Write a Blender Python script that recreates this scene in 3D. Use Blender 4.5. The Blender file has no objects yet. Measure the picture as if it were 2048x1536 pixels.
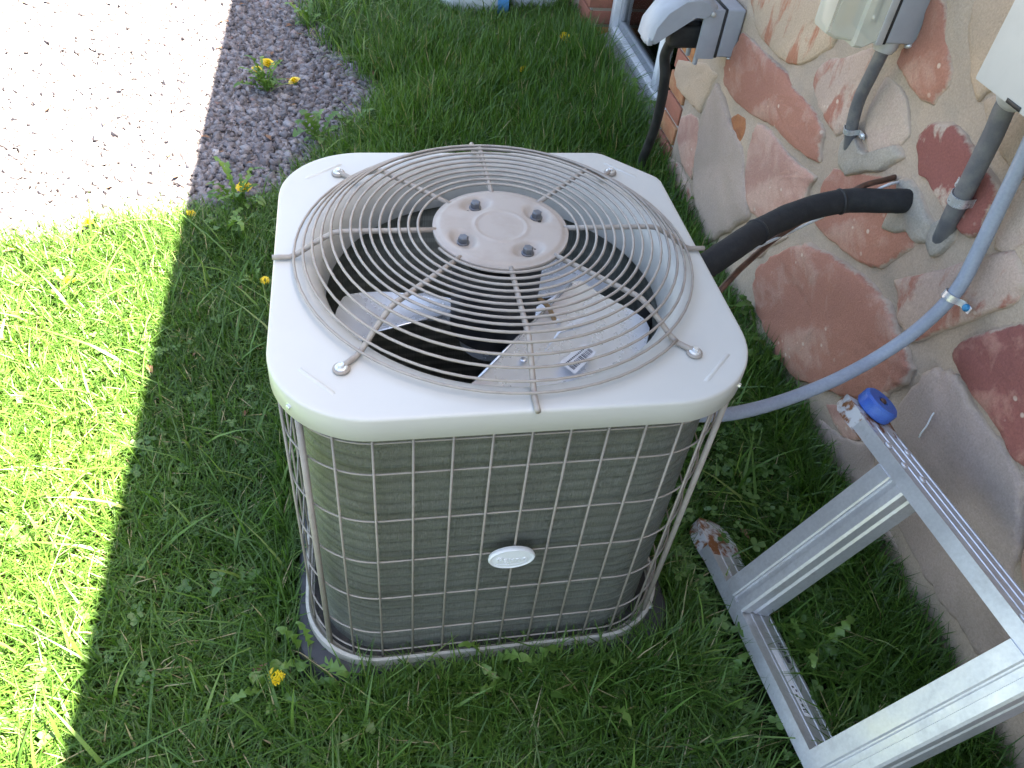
import bpy, bmesh, math, random
import numpy as np
from mathutils import Vector, Matrix, noise as mnoise

random.seed(7)
rng = np.random.default_rng(7)
SC = bpy.context.scene
COL = SC.collection
R = math.radians

# ------------------------------------------------------------------ camera
# axes of the place (X along the unit's front, Y along the house wall, Z up) in camera space
AX = np.array([.98327421, -.04951425, .1752717])
AY = np.array([-.15875063, -.70470541, .69151176])
AU = np.array([.08927522, -.70777017, -.70077908])
EYE = np.array([0., 0., 1.5])
cam_d = bpy.data.cameras.new("camera")
cam = bpy.data.objects.new("camera", cam_d)
COL.objects.link(cam)
cam_d.sensor_width = 36
cam_d.lens = 1600 / 2048 * 36
cam_d.clip_start = .02
cam_d.clip_end = 500
rt = (AX[0], AY[0], AU[0]); up = (-AX[1], -AY[1], -AU[1]); bk = (-AX[2], -AY[2], -AU[2])
cam.matrix_world = Matrix(((rt[0], up[0], bk[0], EYE[0]), (rt[1], up[1], bk[1], EYE[1]),
                           (rt[2], up[2], bk[2], EYE[2]), (0, 0, 0, 1)))
SC.camera = cam

# ------------------------------------------------------------------ sky, sun, exposure
EAVE_X, EAVE_Z, SHADE_X = .66, 2.30, -.552
sun_dir = Vector((EAVE_X - SHADE_X, -.28, EAVE_Z + .165)).normalized()      # towards the sun
elev = math.asin(sun_dir.z)
azim = math.atan2(sun_dir.x, sun_dir.y)
W = bpy.data.worlds.new("World"); SC.world = W; W.use_nodes = True
nt = W.node_tree
sky = nt.nodes.new("ShaderNodeTexSky"); sky.sky_type = 'NISHITA'; sky.sun_disc = False
sky.sun_elevation = elev; sky.sun_rotation = azim
sky.air_density = 1.0; sky.dust_density = 2.0; sky.ozone_density = 1.0
nt.links.new(sky.outputs[0], nt.nodes["Background"].inputs[0])
nt.nodes["Background"].inputs[1].default_value = .05
sd = bpy.data.lights.new("sun", 'SUN'); sd.energy = 5.0; sd.angle = R(.5); sd.color = (1, .95, .87)
sun = bpy.data.objects.new("sun", sd); COL.objects.link(sun)
sun.rotation_euler = sun_dir.to_track_quat('Z', 'Y').to_euler()
sun.location = (6, -1, 12)
SC.view_settings.view_transform = 'Standard'
SC.view_settings.look = 'None'
SC.view_settings.gamma = 1
SC.view_settings.exposure = 4.0
SC.view_settings.use_white_balance = True
SC.view_settings.white_balance_temperature = 7400
SC.view_settings.white_balance_tint = 10
SC.cycles.max_bounces = 8
SC.cycles.diffuse_bounces = 4
SC.cycles.transparent_max_bounces = 12

# ------------------------------------------------------------------ pixel helpers (2048 x 1536 photograph)
def ray(px, py):
    d = np.array([px - 1024, py - 768, 1600.]); return np.array([d @ AX, d @ AY, d @ AU])
def atz(px, py, z=0.): r = ray(px, py); return EYE + r * ((z - 1.5) / r[2])
def atx(px, py, x): r = ray(px, py); return EYE + r * (x / r[0])
def aty(px, py, y): r = ray(px, py); return EYE + r * (y / r[1])
def proj(w):
    r = np.asarray(w, float) - EYE
    c = np.multiply.outer(r[..., 0], AX) + np.multiply.outer(r[..., 1], AY) + np.multiply.outer(r[..., 2], AU)
    zz = np.maximum(c[..., 2], 1e-3)
    return 1024 + 1600 * c[..., 0] / zz, 768 + 1600 * c[..., 1] / zz, c[..., 2]

# ------------------------------------------------------------------ materials
def principled(name, col, rough=.6, metal=0., spec=.5):
    m = bpy.data.materials.new(name); m.use_nodes = True
    b = m.node_tree.nodes["Principled BSDF"]
    b.inputs["Base Color"].default_value = (*col, 1)
    b.inputs["Roughness"].default_value = rough
    b.inputs["Metallic"].default_value = metal
    b.inputs["Specular IOR Level"].default_value = spec
    return m, m.node_tree, b

def N(t, kind, **kw):
    n = t.nodes.new("ShaderNode" + kind)
    for k, v in kw.items():
        if k in n.inputs: n.inputs[k].default_value = v
        else: setattr(n, k, v)
    return n

def coords(t, scale=(1, 1, 1)):
    tc = N(t, "TexCoord"); mp = N(t, "Mapping"); mp.inputs["Scale"].default_value = scale
    t.links.new(tc.outputs["Object"], mp.inputs[0]); return mp.outputs[0]

def ramp(t, src, stops):
    r = N(t, "ValToRGB"); e = r.color_ramp.elements
    while len(e) < len(stops): e.new(.5)
    for el, (p, c) in zip(e, stops): el.position = p; el.color = (*c, 1) if len(c) == 3 else c
    t.links.new(src, r.inputs[0]); return r.outputs[0]

def mixc(t, fac, a, b, mode='MIX'):
    m = N(t, "Mix", data_type='RGBA', blend_type=mode)
    for s, v in ((m.inputs[0], fac), (m.inputs[6], a), (m.inputs[7], b)):
        if hasattr(v, "node"): t.links.new(v, s)
        elif isinstance(v, (int, float)): s.default_value = v
        else: s.default_value = (*v, 1)
    return m.outputs[2]

def bump(t, b, src, strength, dist):
    n = N(t, "Bump", Strength=strength, Distance=dist)
    t.links.new(src, n.inputs["Height"]); t.links.new(n.outputs[0], b.inputs["Normal"])

def worn(name, col, col2, rough=.5, metal=0., scale=30, lo=.45, hi=.7, bmp=0., spec=.5, stretch=(1, 1, 1), fine=0.):
    """colour with blotches of a second colour (dust, wear, rust) and a little relief"""
    m, t, b = principled(name, col, rough, metal, spec)
    c = coords(t, stretch)
    n = N(t, "TexNoise", Scale=scale, Detail=6, Roughness=.6); t.links.new(c, n.inputs[0])
    f = ramp(t, n.outputs[0], [(lo, (0, 0, 0)), (hi, (1, 1, 1))])
    out = mixc(t, f, col, col2)
    if fine:
        n2 = N(t, "TexNoise", Scale=scale * 12, Detail=3); t.links.new(c, n2.inputs[0])
        g = ramp(t, n2.outputs[0], [(.3, (1 - fine,) * 3), (.7, (1 + fine * .4,) * 3)])
        out = mixc(t, 1.0, out, g, 'MULTIPLY')
    t.links.new(out, b.inputs["Base Color"])
    r = ramp(t, n.outputs[0], [(.3, (max(rough - .08, .03),) * 3), (.75, (min(rough + .15, 1),) * 3)])
    t.links.new(r, b.inputs["Roughness"])
    if bmp: bump(t, b, n.outputs[0], bmp, .004)
    return m

M = {}
M['cover'] = worn('cover_paint', (.51, .505, .475), (.485, .475, .44), .36, 0, 5, .35, .8)
M['wire'] = worn('guard_paint', (.32, .285, .25), (.265, .225, .195), .5, 0, 40, .4, .7)
M['hubplate'] = worn('hub_plate_paint', (.35, .305, .27), (.29, .24, .20), .45, 0, 14, .45, .75)
M['basepan'] = worn('base_pan_paint', (.40, .38, .335), (.30, .275, .235), .5, 0, 20)
M['bolt'] = worn('grey_bolt', (.13, .14, .16), (.2, .2, .2), .4, .6, 80)
M['zinc'] = worn('zinc_screw', (.72, .74, .76), (.55, .55, .54), .28, .6, 90)
M['dark'] = principled('black_metal', (.012, .012, .013), .5)[0]
M['motor'] = worn('motor_black', (.02, .02, .022), (.05, .045, .04), .45, 0, 20)
M['orange'] = principled('orange_lead', (.38, .24, .12), .5)[0]
M['pad'] = worn('black_plastic_pad', (.018, .019, .024), (.05, .05, .055), .55, 0, 14, .4, .75, .1)
M['badge'] = principled('badge_plastic', (.70, .72, .72), .35)[0]
M['blade'] = worn('blade_aluminium', (.88, .91, .96), (.76, .79, .84), .24, .5, 12, .4, .7, .02)
M['bladeedge'] = principled('bright_edge', (.85, .87, .9), .25, .7)[0]
M['paper'] = principled('white_label', (.8, .8, .82), .5)[0]
M['ink'] = principled('dark_ink', (.05, .05, .07), .6)[0]
M['boxgrey'] = worn('grey_plastic_box', (.33, .35, .39), (.29, .31, .34), .45, 0, 18, .4, .75)
M['boxlight'] = worn('light_grey_steel', (.45, .445, .425), (.41, .40, .38), .45, 0, 10)
M['rubber'] = worn('black_rubber', (.012, .012, .013), (.03, .03, .03), .65, 0, 30, bmp=.1)
M['foam'] = worn('black_foam_insulation', (.013, .013, .014), (.028, .028, .028), .85, 0, 60, bmp=.35, fine=.3)
M['conduit'] = worn('dark_grey_conduit', (.11, .11, .12), (.17, .167, .16), .5, 0, 34, fine=.1)
M['lfnc'] = worn('blue_grey_conduit', (.265, .30, .365), (.215, .245, .30), .42, 0, 16, .4, .75, fine=.1)
M['fitting'] = worn('pale_grey_fitting', (.40, .40, .40), (.33, .33, .32), .5, 0, 30)
M['copper'] = worn('tarnished_copper', (.10, .055, .04), (.18, .09, .06), .5, .4, 60)
M['whitewire'] = principled('white_lead', (.6, .6, .6), .5)[0]
M['bluecap'] = worn('blue_plastic', (.03, .10, .42), (.06, .16, .45), .45, 0, 30, .4, .7, fine=.15)
M['bluescrew'] = principled('blue_screw', (.03, .22, .42), .35, .4)[0]
M['rusty'] = worn('rusty_white_bracket', (.55, .55, .56), (.22, .085, .03), .55, .2, 34, .47, .56, .2)
M['vinyl'] = worn('white_vinyl', (.78, .79, .80), (.66, .66, .65), .35, 0, 12)
M['sash'] = principled('grey_sash', (.30, .31, .33), .4)[0]
M['concrete'] = worn('grey_concrete', (.34, .33, .32), (.24, .23, .22), .85, 0, 9, .35, .7, .3, fine=.25)
M['white_sack'] = worn('white_sack_plastic', (.78, .80, .82), (.70, .72, .75), .35, 0, 14, bmp=.2)
M['blue_print'] = principled('blue_print', (.10, .34, .68), .4)[0]
M['tub'] = worn('pale_grey_tub', (.55, .58, .64), (.48, .5, .55), .4, 0, 12)
M['soffit'] = principled('painted_soffit', (.6, .58, .54), .6)[0]
M['roofing'] = worn('dark_shingle', (.06, .055, .05), (.1, .09, .085), .9, 0, 30)
M['plaster'] = worn('tan_upper_wall', (.42, .36, .29), (.36, .31, .25), .85, 0, 4)
M['interior'] = principled('dark_room', (.03, .03, .035), .8)[0]

def clear_mat():
    m, t, b = principled('smoky_clear_plastic', (.70, .70, .64), .12)
    tr = N(t, "BsdfTransparent"); tr.inputs[0].default_value = (.86, .86, .78, 1)
    mx = N(t, "MixShader"); lw = N(t, "LayerWeight", Blend=.35)
    r = ramp(t, lw.outputs["Facing"], [(0, (.28, .28, .28)), (1, (.8, .8, .8))])
    t.links.new(r, mx.inputs[0]); t.links.new(tr.outputs[0], mx.inputs[1]); t.links.new(b.outputs[0], mx.inputs[2])
    t.links.new(mx.outputs[0], t.nodes["Material Output"].inputs[0]); return m
M['clear'] = clear_mat()

def glass_mat():
    m, t, b = principled('window_glass', (.02, .02, .02), .04)
    tr = N(t, "BsdfTransparent"); tr.inputs[0].default_value = (.8, .82, .82, 1)
    gl = N(t, "BsdfGlossy"); gl.inputs["Roughness"].default_value = .03
    mx = N(t, "MixShader"); fr = N(t, "Fresnel", IOR=1.5)
    t.links.new(fr.outputs[0], mx.inputs[0]); t.links.new(tr.outputs[0], mx.inputs[1]); t.links.new(gl.outputs[0], mx.inputs[2])
    t.links.new(mx.outputs[0], t.nodes["Material Output"].inputs[0]); return m
M['glass'] = glass_mat()

def alu_mat():
    m, t, b = principled('brushed_aluminium', (.66, .67, .70), .36, .65)
    c = coords(t); n = N(t, "TexNoise", Scale=160, Detail=3); t.links.new(c, n.inputs[0])
    c2 = coords(t); n2 = N(t, "TexNoise", Scale=9, Detail=7, Roughness=.7); t.links.new(c2, n2.inputs[0])
    base = ramp(t, n.outputs[0], [(.3, (.60, .61, .63)), (.7, (.68, .69, .71))])
    dirt = ramp(t, n2.outputs[0], [(.52, (0, 0, 0)), (.72, (.7, .7, .7))])
    t.links.new(mixc(t, dirt, base, (.40, .38, .36)), b.inputs["Base Color"])
    t.links.new(ramp(t, n2.outputs[0], [(.35, (.30,) * 3), (.7, (.52,) * 3)]), b.inputs["Roughness"])
    bump(t, b, n.outputs[0], .05, .002)
    return m
M['alu'] = alu_mat()

def coil_mat():
    m, t, b = principled('coil_fins', (.2, .2, .18), .42, .4)
    c = coords(t, (320, 320, 5)); n = N(t, "TexNoise", Scale=2.4, Detail=3, Roughness=.7); t.links.new(c, n.inputs[0])
    c2 = coords(t); n2 = N(t, "TexNoise", Scale=7, Detail=6); t.links.new(c2, n2.inputs[0])
    c3 = coords(t, (1, 1, 90)); n3 = N(t, "TexNoise", Scale=10, Detail=2); t.links.new(c3, n3.inputs[0])
    col = ramp(t, n.outputs[0], [(.3, (.12, .128, .112)), (.7, (.265, .275, .24))])
    dirt = ramp(t, n2.outputs[0], [(.5, (0, 0, 0)), (.75, (.6, .6, .6))])
    col = mixc(t, dirt, col, (.15, .145, .12))
    fl = N(t, "TexNoise", Scale=260, Detail=1); t.links.new(c2, fl.inputs[0])
    col = mixc(t, ramp(t, fl.outputs[0], [(.76, (0, 0, 0)), (.80, (.45, .45, .45))]), col, (.32, .33, .30))
    sx = N(t, "SeparateXYZ"); t.links.new(c2, sx.inputs[0])
    mu = N(t, "Math", operation='MULTIPLY'); mu.inputs[1].default_value = 2 * math.pi / .0254; t.links.new(sx.outputs[2], mu.inputs[0])
    si = N(t, "Math", operation='SINE'); t.links.new(mu.outputs[0], si.inputs[0])
    band_ = ramp(t, si.outputs[0], [(0, (.74,) * 3), (.75, (1.22,) * 3)])
    n6 = N(t, "TexNoise", Scale=5, Detail=3); t.links.new(c2, n6.inputs[0])
    band_ = mixc(t, ramp(t, n6.outputs[0], [(.35, (.2,) * 3), (.65, (1.,) * 3)]), (1, 1, 1), band_)
    col = mixc(t, 1., col, band_, 'MULTIPLY')
    t.links.new(col, b.inputs["Base Color"]); bump(t, b, n.outputs[0], .7, .003); return m
M['coil'] = coil_mat()

def stone_mat(name, a, bcol, lo, hi, scale, stretch=(1, 1, 1), specks=True, grime=True):
    """sandstone: skin colour a, patches of bcol, pale specks and grain"""
    m, t, b = principled(name, a, .85, 0, .25)
    c = coords(t, stretch); c0 = coords(t)
    n = N(t, "TexNoise", Scale=scale, Detail=7, Roughness=.62, Distortion=.4); t.links.new(c, n.inputs[0])
    patch = ramp(t, n.outputs[0], [(lo, (0, 0, 0)), (hi, (1, 1, 1))])
    n1 = N(t, "TexNoise", Scale=2.4, Detail=4); t.links.new(c0, n1.inputs[0])
    tone = ramp(t, n1.outputs[0], [(.3, (.84, .84, .86)), (.7, (1.12, 1.1, 1.06))])
    col = mixc(t, 1., mixc(t, patch, a, bcol), tone, 'MULTIPLY')
    n2 = N(t, "TexNoise", Scale=230, Detail=4, Roughness=.7); t.links.new(c0, n2.inputs[0])
    grain = ramp(t, n2.outputs[0], [(.3, (.80,) * 3), (.7, (1.12,) * 3)])
    col = mixc(t, 1., col, grain, 'MULTIPLY')
    if specks:
        v = N(t, "TexVoronoi", Scale=34, Randomness=1.); t.links.new(c0, v.inputs[0])
        n3 = N(t, "TexNoise", Scale=6, Detail=2); t.links.new(c0, n3.inputs[0])
        s = ramp(t, v.outputs["Distance"], [(.13, (1, 1, 1)), (.2, (0, 0, 0))])
        g = ramp(t, n3.outputs[0], [(.52, (0, 0, 0)), (.6, (.8, .8, .8))])
        col = mixc(t, mixc(t, 1., s, g, 'MULTIPLY'), col, (.58, .45, .36))
    if grime:
        n4 = N(t, "TexNoise", Scale=9, Detail=6, Roughness=.7); t.links.new(c0, n4.inputs[0])
        col = mixc(t, ramp(t, n4.outputs[0], [(.62, (0, 0, 0)), (.8, (.5, .5, .5))]), col, (.20, .17, .13))
    if name != 'sandy_mortar':
        at = N(t, "Attribute", attribute_name="edge")
        n5 = N(t, "TexNoise", Scale=38, Detail=6, Roughness=.65); t.links.new(c0, n5.inputs[0])
        ad = N(t, "Math", operation='ADD'); t.links.new(at.outputs["Fac"], ad.inputs[0]); t.links.new(n5.outputs[0], ad.inputs[1])
        col = mixc(t, ramp(t, ad.outputs[0], [(.78, (0, 0, 0)), (.98, (.95, .95, .95))]), col, (.43, .335, .262))
    t.links.new(col, b.inputs["Base Color"])
    h = mixc(t, .35, n.outputs[0], n2.outputs[0]); bump(t, b, h, .8, .007)
    return m
RED, DRED, PINK, TAN, CREAM, GREY = (.36, .165, .12), (.27, .10, .085), (.42, .235, .19), (.44, .335, .25), (.46, .36, .295), (.36, .285, .24)
ST = {
    'red': stone_mat('red_sandstone', (.365, .17, .125), (.43, .255, .20), .5, .64, 9),
    'redcream': stone_mat('red_and_cream_sandstone', DRED, CREAM, .55, .61, 9),
    'dred': stone_mat('dark_red_sandstone', DRED, (.40, .19, .15), .5, .62, 14),
    'pink': stone_mat('pink_sandstone', PINK, (.50, .32, .26), .42, .6, 11),
    'pinkred': stone_mat('pink_red_sandstone', (.46, .34, .28), (.36, .16, .12), .5, .6, 10, (1, 1.7, .7)),
    'tan': stone_mat('tan_sandstone', TAN, (.46, .34, .25), .45, .65, 5, specks=False),
    'tanred': stone_mat('tan_sandstone_red_streaks', TAN, (.38, .17, .11), .52, .59, 6, (1, 2.2, .6), specks=False),
    'cream': stone_mat('cream_sandstone', CREAM, (.45, .34, .29), .45, .65, 7, specks=False),
    'grey': stone_mat('grey_tan_sandstone', GREY, (.40, .31, .27), .4, .65, 5, specks=False),
    'orange': stone_mat('orange_chip', (.36, .15, .07), (.28, .11, .06), .45, .6, 20, specks=False),
}
M['mortar'] = stone_mat('sandy_mortar', (.43, .335, .262), (.36, .295, .24), .42, .66, 8, specks=False)
BR = [stone_mat('orange_brick_%s' % k, c, d, .45, .65, 25, specks=False) for k, c, d in
      (('a', (.42, .19, .08), (.33, .14, .07)), ('b', (.36, .15, .08), (.42, .22, .12)), ('c', (.34, .13, .09), (.28, .12, .08)))]
M['brickmortar'] = worn('brick_mortar', (.36, .33, .30), (.28, .26, .24), .9, 0, 20, bmp=.2)

def leaf_mat(name, stops, trans=.3, rough=.45):
    m, t, b = principled(name, stops[0][1], rough, 0, .5)
    at = N(t, "Attribute", attribute_name="tone")
    col = ramp(t, at.outputs["Fac"], stops)
    t.links.new(col, b.inputs["Base Color"])
    tl = N(t, "BsdfTranslucent"); t.links.new(mixc(t, 1., col, (1.25, 1.35, .6), 'MULTIPLY'), tl.inputs[0])
    mx = N(t, "MixShader"); mx.inputs[0].default_value = trans
    t.links.new(b.outputs[0], mx.inputs[1]); t.links.new(tl.outputs[0], mx.inputs[2])
    t.links.new(mx.outputs[0], t.nodes["Material Output"].inputs[0]); return m
M['grass'] = leaf_mat('grass_blades', [(0, (.031, .076, .013)), (.5, (.068, .155, .022)), (.85, (.135, .235, .045)), (.93, (.18, .235, .07)), (.97, (.36, .31, .17)), (1, (.40, .33, .2))])
M['clover'] = leaf_mat('clover_leaves', [(0, (.05, .12, .025)), (.6, (.09, .18, .045)), (1, (.15, .25, .08))])
M['leaf'] = leaf_mat('dandelion_leaf', [(0, (.06, .13, .025)), (.6, (.10, .20, .035)), (1, (.16, .27, .06))], .3, .4)
M['stem'] = principled('pale_stem', (.20, .26, .10), .5)[0]
M['bract'] = principled('green_bract', (.08, .15, .04), .5)[0]
M['petal'] = principled('yellow_petal', (.82, .60, .015), .5)[0]
M['litter'] = worn('dry_leaf', (.16, .08, .045), (.26, .16, .09), .8, 0, 20)

def gravel_mat():
    m, t, b = principled('crushed_stone', (.2, .19, .2), .75, 0, .4)
    at = N(t, "Attribute", attribute_name="tone")
    col = ramp(t, at.outputs["Fac"], [(0, (.06, .054, .058)), (.3, (.13, .118, .125)), (.6, (.20, .185, .195)), (.85, (.28, .265, .275)), (.95, (.20, .13, .12)), (1, (.5, .49, .5))])
    n = N(t, "TexNoise", Scale=180, Detail=4); t.links.new(coords(t), n.inputs[0])
    col = mixc(t, 1., col, ramp(t, n.outputs[0], [(.3, (.75,) * 3), (.7, (1.15,) * 3)]), 'MULTIPLY')
    t.links.new(col, b.inputs["Base Color"]); bump(t, b, n.outputs[0], .3, .002); return m
M['gravel'] = gravel_mat()
M['gravelbed'] = worn('gravel_bed_fines', (.14, .125, .125), (.07, .06, .055), .95, 0, 60, .4, .6, .5, fine=.4)

def soil_mat():
    m, t, b = principled('soil_and_thatch', (.05, .035, .02), .95, 0, .2)
    c = coords(t)
    n = N(t, "TexNoise", Scale=22, Detail=8, Roughness=.7); t.links.new(c, n.inputs[0])
    n2 = N(t, "TexNoise", Scale=1.4, Detail=5); t.links.new(c, n2.inputs[0])
    col = ramp(t, n.outputs[0], [(.3, (.022, .016, .010)), (.55, (.045, .038, .018)), (.75, (.05, .075, .02))])
    t.links.new(mixc(t, ramp(t, n2.outputs[0], [(.4, (.2, .2, .2)), (.6, (.7, .7, .7))]), col, (.035, .06, .016)), b.inputs["Base Color"])
    bump(t, b, n.outputs[0], .8, .02); return m
M['soil'] = soil_mat()

# ------------------------------------------------------------------ builders
WL = {}
def empty(name, loc, label, cat, group=None):
    o = bpy.data.objects.new(name, None); COL.objects.link(o)
    o.empty_display_size = .05; o.location = loc; WL[o] = Vector(loc)
    tag(o, label, cat, group); return o
def tag(o, label=None, cat=None, group=None, kind=None):
    for k, v in (("label", label), ("category", cat), ("group", group), ("kind", kind)):
        if v: o[k] = v
    return o
def link(name, me, parent=None, loc=(0, 0, 0), rot=None):
    """loc in world space; parents are never rotated"""
    o = bpy.data.objects.new(name, me); COL.objects.link(o)
    w = Vector(loc)
    if parent is not None:
        o.parent = parent; o.location = w - WL[parent]
    else: o.location = w
    if rot is not None: o.rotation_euler = rot
    WL[o] = w; return o
def mesh(name, v, f, mat, smooth=True):
    me = bpy.data.meshes.new(name); me.from_pydata([tuple(map(float, p)) for p in v], [], f); 
    for mm in (mat if isinstance(mat, (list, tuple)) else [mat]): me.materials.append(mm)
    if smooth: me.polygons.foreach_set("use_smooth", [True] * len(me.polygons))
    me.update(); return me
def mk(name, v, f, mat, parent=None, loc=None, smooth=True, sharp=None):
    """v in world space; the object's origin goes to loc (or to its parent's)"""
    o0 = Vector(loc) if loc is not None else (WL[parent] if parent is not None else Vector((0, 0, 0)))
    me = mesh(name, [(p[0] - o0.x, p[1] - o0.y, p[2] - o0.z) for p in v], f, mat, smooth)
    if sharp: me.set_sharp_from_angle(angle=R(sharp))
    return link(name, me, parent, o0)

def tube(pts, r, n=8, closed=False, caps=True):
    P = [Vector(p) for p in pts]; k = len(P)
    rs = r if isinstance(r, (list, tuple)) else [r] * k
    T = []
    for i in range(k):
        a = P[(i - 1) % k] if closed or i > 0 else P[i]; b = P[(i + 1) % k] if closed or i < k - 1 else P[i]
        T.append((b - a).normalized())
    ref = Vector((0, 0, 1)) if abs(T[0].z) < .9 else Vector((1, 0, 0))
    u = T[0].cross(ref).normalized(); V = []; F = []
    for i in range(k):
        u = (u - T[i] * u.dot(T[i])).normalized(); w = T[i].cross(u)
        for j in range(n):
            a = 2 * math.pi * j / n; V.append(P[i] + (u * math.cos(a) + w * math.sin(a)) * rs[i])
    for i in range(k if closed else k - 1):
        for j in range(n):
            a, b = i * n + j, i * n + (j + 1) % n; c, d = ((i + 1) % k) * n + (j + 1) % n, ((i + 1) % k) * n + j
            F.append((a, b, c, d))
    if caps and not closed:
        F.append(tuple(reversed(range(n)))); F.append(tuple((k - 1) * n + j for j in range(n)))
    return V, F
def spline(pts, m=8, closed=False):
    P = [Vector(p) for p in pts]; k = len(P); out = []
    for i in range(k if closed else k - 1):
        p1, p2 = P[i], P[(i + 1) % k]
        p0 = P[i - 1] if (closed or i > 0) else p1 * 2 - p2
        p3 = P[(i + 2) % k] if (closed or i < k - 2) else p2 * 2 - p1
        for q in range(m):
            t = q / m
            out.append(.5 * ((2 * p1) + (p2 - p0) * t + (2 * p0 - 5 * p1 + 4 * p2 - p3) * t * t + (3 * p1 - p0 - 3 * p2 + p3) * t ** 3))
    if not closed: out.append(P[-1])
    return out
def lathe(prof, n=32, c=(0, 0, 0), frame=None):
    """profile (r, h) about an axis; frame = 3 axis vectors (u, w, axis)"""
    u, w, ax = frame or (Vector((1, 0, 0)), Vector((0, 1, 0)), Vector((0, 0, 1)))
    c = Vector(c); V = []; F = []
    for r, h in prof:
        for j in range(n):
            a = 2 * math.pi * j / n; V.append(c + u * (r * math.cos(a)) + w * (r * math.sin(a)) + ax * h)
    for i in range(len(prof) - 1):
        for j in range(n):
            F.append((i * n + j, i * n + (j + 1) % n, (i + 1) * n + (j + 1) % n, (i + 1) * n + j))
    F.append(tuple(reversed(range(n)))); F.append(tuple((len(prof) - 1) * n + j for j in range(n)))
    return V, F
def box(a, b):
    x0, y0, z0 = a; x1, y1, z1 = b
    return ([(x0, y0, z0), (x1, y0, z0), (x1, y1, z0), (x0, y1, z0), (x0, y0, z1), (x1, y0, z1), (x1, y1, z1), (x0, y1, z1)],
            [(0, 3, 2, 1), (4, 5, 6, 7), (0, 1, 5, 4), (1, 2, 6, 5), (2, 3, 7, 6), (3, 0, 4, 7)])
def merge(*parts):
    V = []; F = []
    for v, f in parts:
        k = len(V); V += list(v); F += [tuple(i + k for i in q) for q in f]
    return V, F
def bevelled(v, f, w, seg=2):
    bm = bmesh.new(); vs = [bm.verts.new(p) for p in v]
    for q in f: bm.faces.new([vs[i] for i in q])
    bmesh.ops.recalc_face_normals(bm, faces=bm.faces)
    bmesh.ops.bevel(bm, geom=bm.edges[:], offset=w, segments=seg, affect='EDGES', profile=.6, clamp_overlap=True)
    bm.verts.index_update()
    V = [x.co.copy() for x in bm.verts]; F = [tuple(x.index for x in p.verts) for p in bm.faces]; bm.free(); return V, F
def bbox(a, b, w=.003, seg=2):
    lo = tuple(min(p, q) for p, q in zip(a, b)); hi = tuple(max(p, q) for p, q in zip(a, b))
    return bevelled(*box(lo, hi), w, seg)
def frame_of(ax):
    ax = Vector(ax).normalized(); ref = Vector((0, 0, 1)) if abs(ax.z) < .9 else Vector((1, 0, 0))
    u = ref.cross(ax).normalized(); return u, ax.cross(u), ax

def big_mesh(name, co, loops, sizes, mat, tone=None, smooth=False, domain='POINT'):
    """numpy mesh: co (n,3), loops flat, sizes of the faces"""
    me = bpy.data.meshes.new(name)
    me.vertices.add(len(co)); me.vertices.foreach_set("co", np.ascontiguousarray(co, np.float32).ravel())
    me.loops.add(len(loops)); me.loops.foreach_set("vertex_index", np.ascontiguousarray(loops, np.int32))
    me.polygons.add(len(sizes))
    st = np.concatenate([[0], np.cumsum(sizes)[:-1]]).astype(np.int32)
    me.polygons.foreach_set("loop_start", st)
    if smooth: me.polygons.foreach_set("use_smooth", np.ones(len(sizes), bool))
    if tone is not None:
        a = me.attributes.new("tone", 'FLOAT', domain); a.data.foreach_set("value", np.ascontiguousarray(tone, np.float32))
    me.materials.append(mat); me.update(calc_edges=True); me.validate(); return me

def vnoise(x, y, s=1., seed=0):
    """cheap smooth noise in 0..1 for arrays"""
    out = 0; a = 1.; tot = 0
    r = np.random.default_rng(seed + 100)
    for k in range(4):
        p = r.uniform(0, 6.28, 4); q = r.uniform(.6, 1.4, 4)
        out = out + a * (np.sin(x * s * q[0] + p[0] + 1.7 * np.sin(y * s * q[1] + p[1])) * np.cos(y * s * q[2] + p[2] + 1.3 * np.sin(x * s * q[3] + p[3])))
        tot += a; a *= .55; s *= 2.1
    return .5 + .5 * out / tot

# ------------------------------------------------------------------ ground
XW = 1.10                                   # face of the house wall
UC = Vector((.209, 1.022, 0))               # middle of the condenser

def gravel_edge(x, y):
    """> 0 inside the gravel, metres to its (ragged) edge"""
    k = .10 * (vnoise(x, y, 5., 3) - .5) + .16 * (vnoise(x, y, 1.7, 5) - .5)
    ex = np.interp(y, [2.0, 2.25, 2.4, 2.75, 3.1, 3.5, 3.93, 5, 7], [-.55, -.45, -.27, -.12, .08, -.05, -.20, -.30, -.4])
    ey = np.interp(x, [-6, -1.6, -1.05, -.9, -.5, -.26, .2], [2.05, 2.10, 2.13, 2.2, 2.27, 2.36, 2.7])
    return np.minimum(ex - x, y - ey) + k

g_n = 60
gv = [(-40, -40, -.004), (40, -40, -.004), (40, 40, -.004), (-40, 40, -.004)]
ground = mk('ground', gv, [(0, 1, 2, 3)], M['soil']); tag(ground, 'dark soil under the lawn', None, None, 'structure')
# gravel bed sheet, cut to its ragged outline
gx = np.concatenate([np.linspace(-12, -2.6, 12)[:-1], np.arange(-2.6, .5, .05)]); gy = np.concatenate([np.arange(1.9, 5, .05), np.linspace(5, 14, 14)])
XX, YY = np.meshgrid(gx, gy); ins = gravel_edge(XX, YY) > -.03
idx = np.arange(XX.size).reshape(XX.shape); fcs = []
for i in range(len(gy) - 1):
    for j in range(len(gx) - 1):
        if ins[i, j] and ins[i, j + 1] and ins[i + 1, j] and ins[i + 1, j + 1]:
            fcs.append((int(idx[i, j]), int(idx[i, j + 1]), int(idx[i + 1, j + 1]), int(idx[i + 1, j])))
gb = mk('gravel_bed', [(x, y, .004) for x, y in zip(XX.ravel(), YY.ravel())], fcs, M['gravelbed'])
tag(gb, 'fine grey bed under the crushed stone drive', None, None, 'structure')

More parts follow.
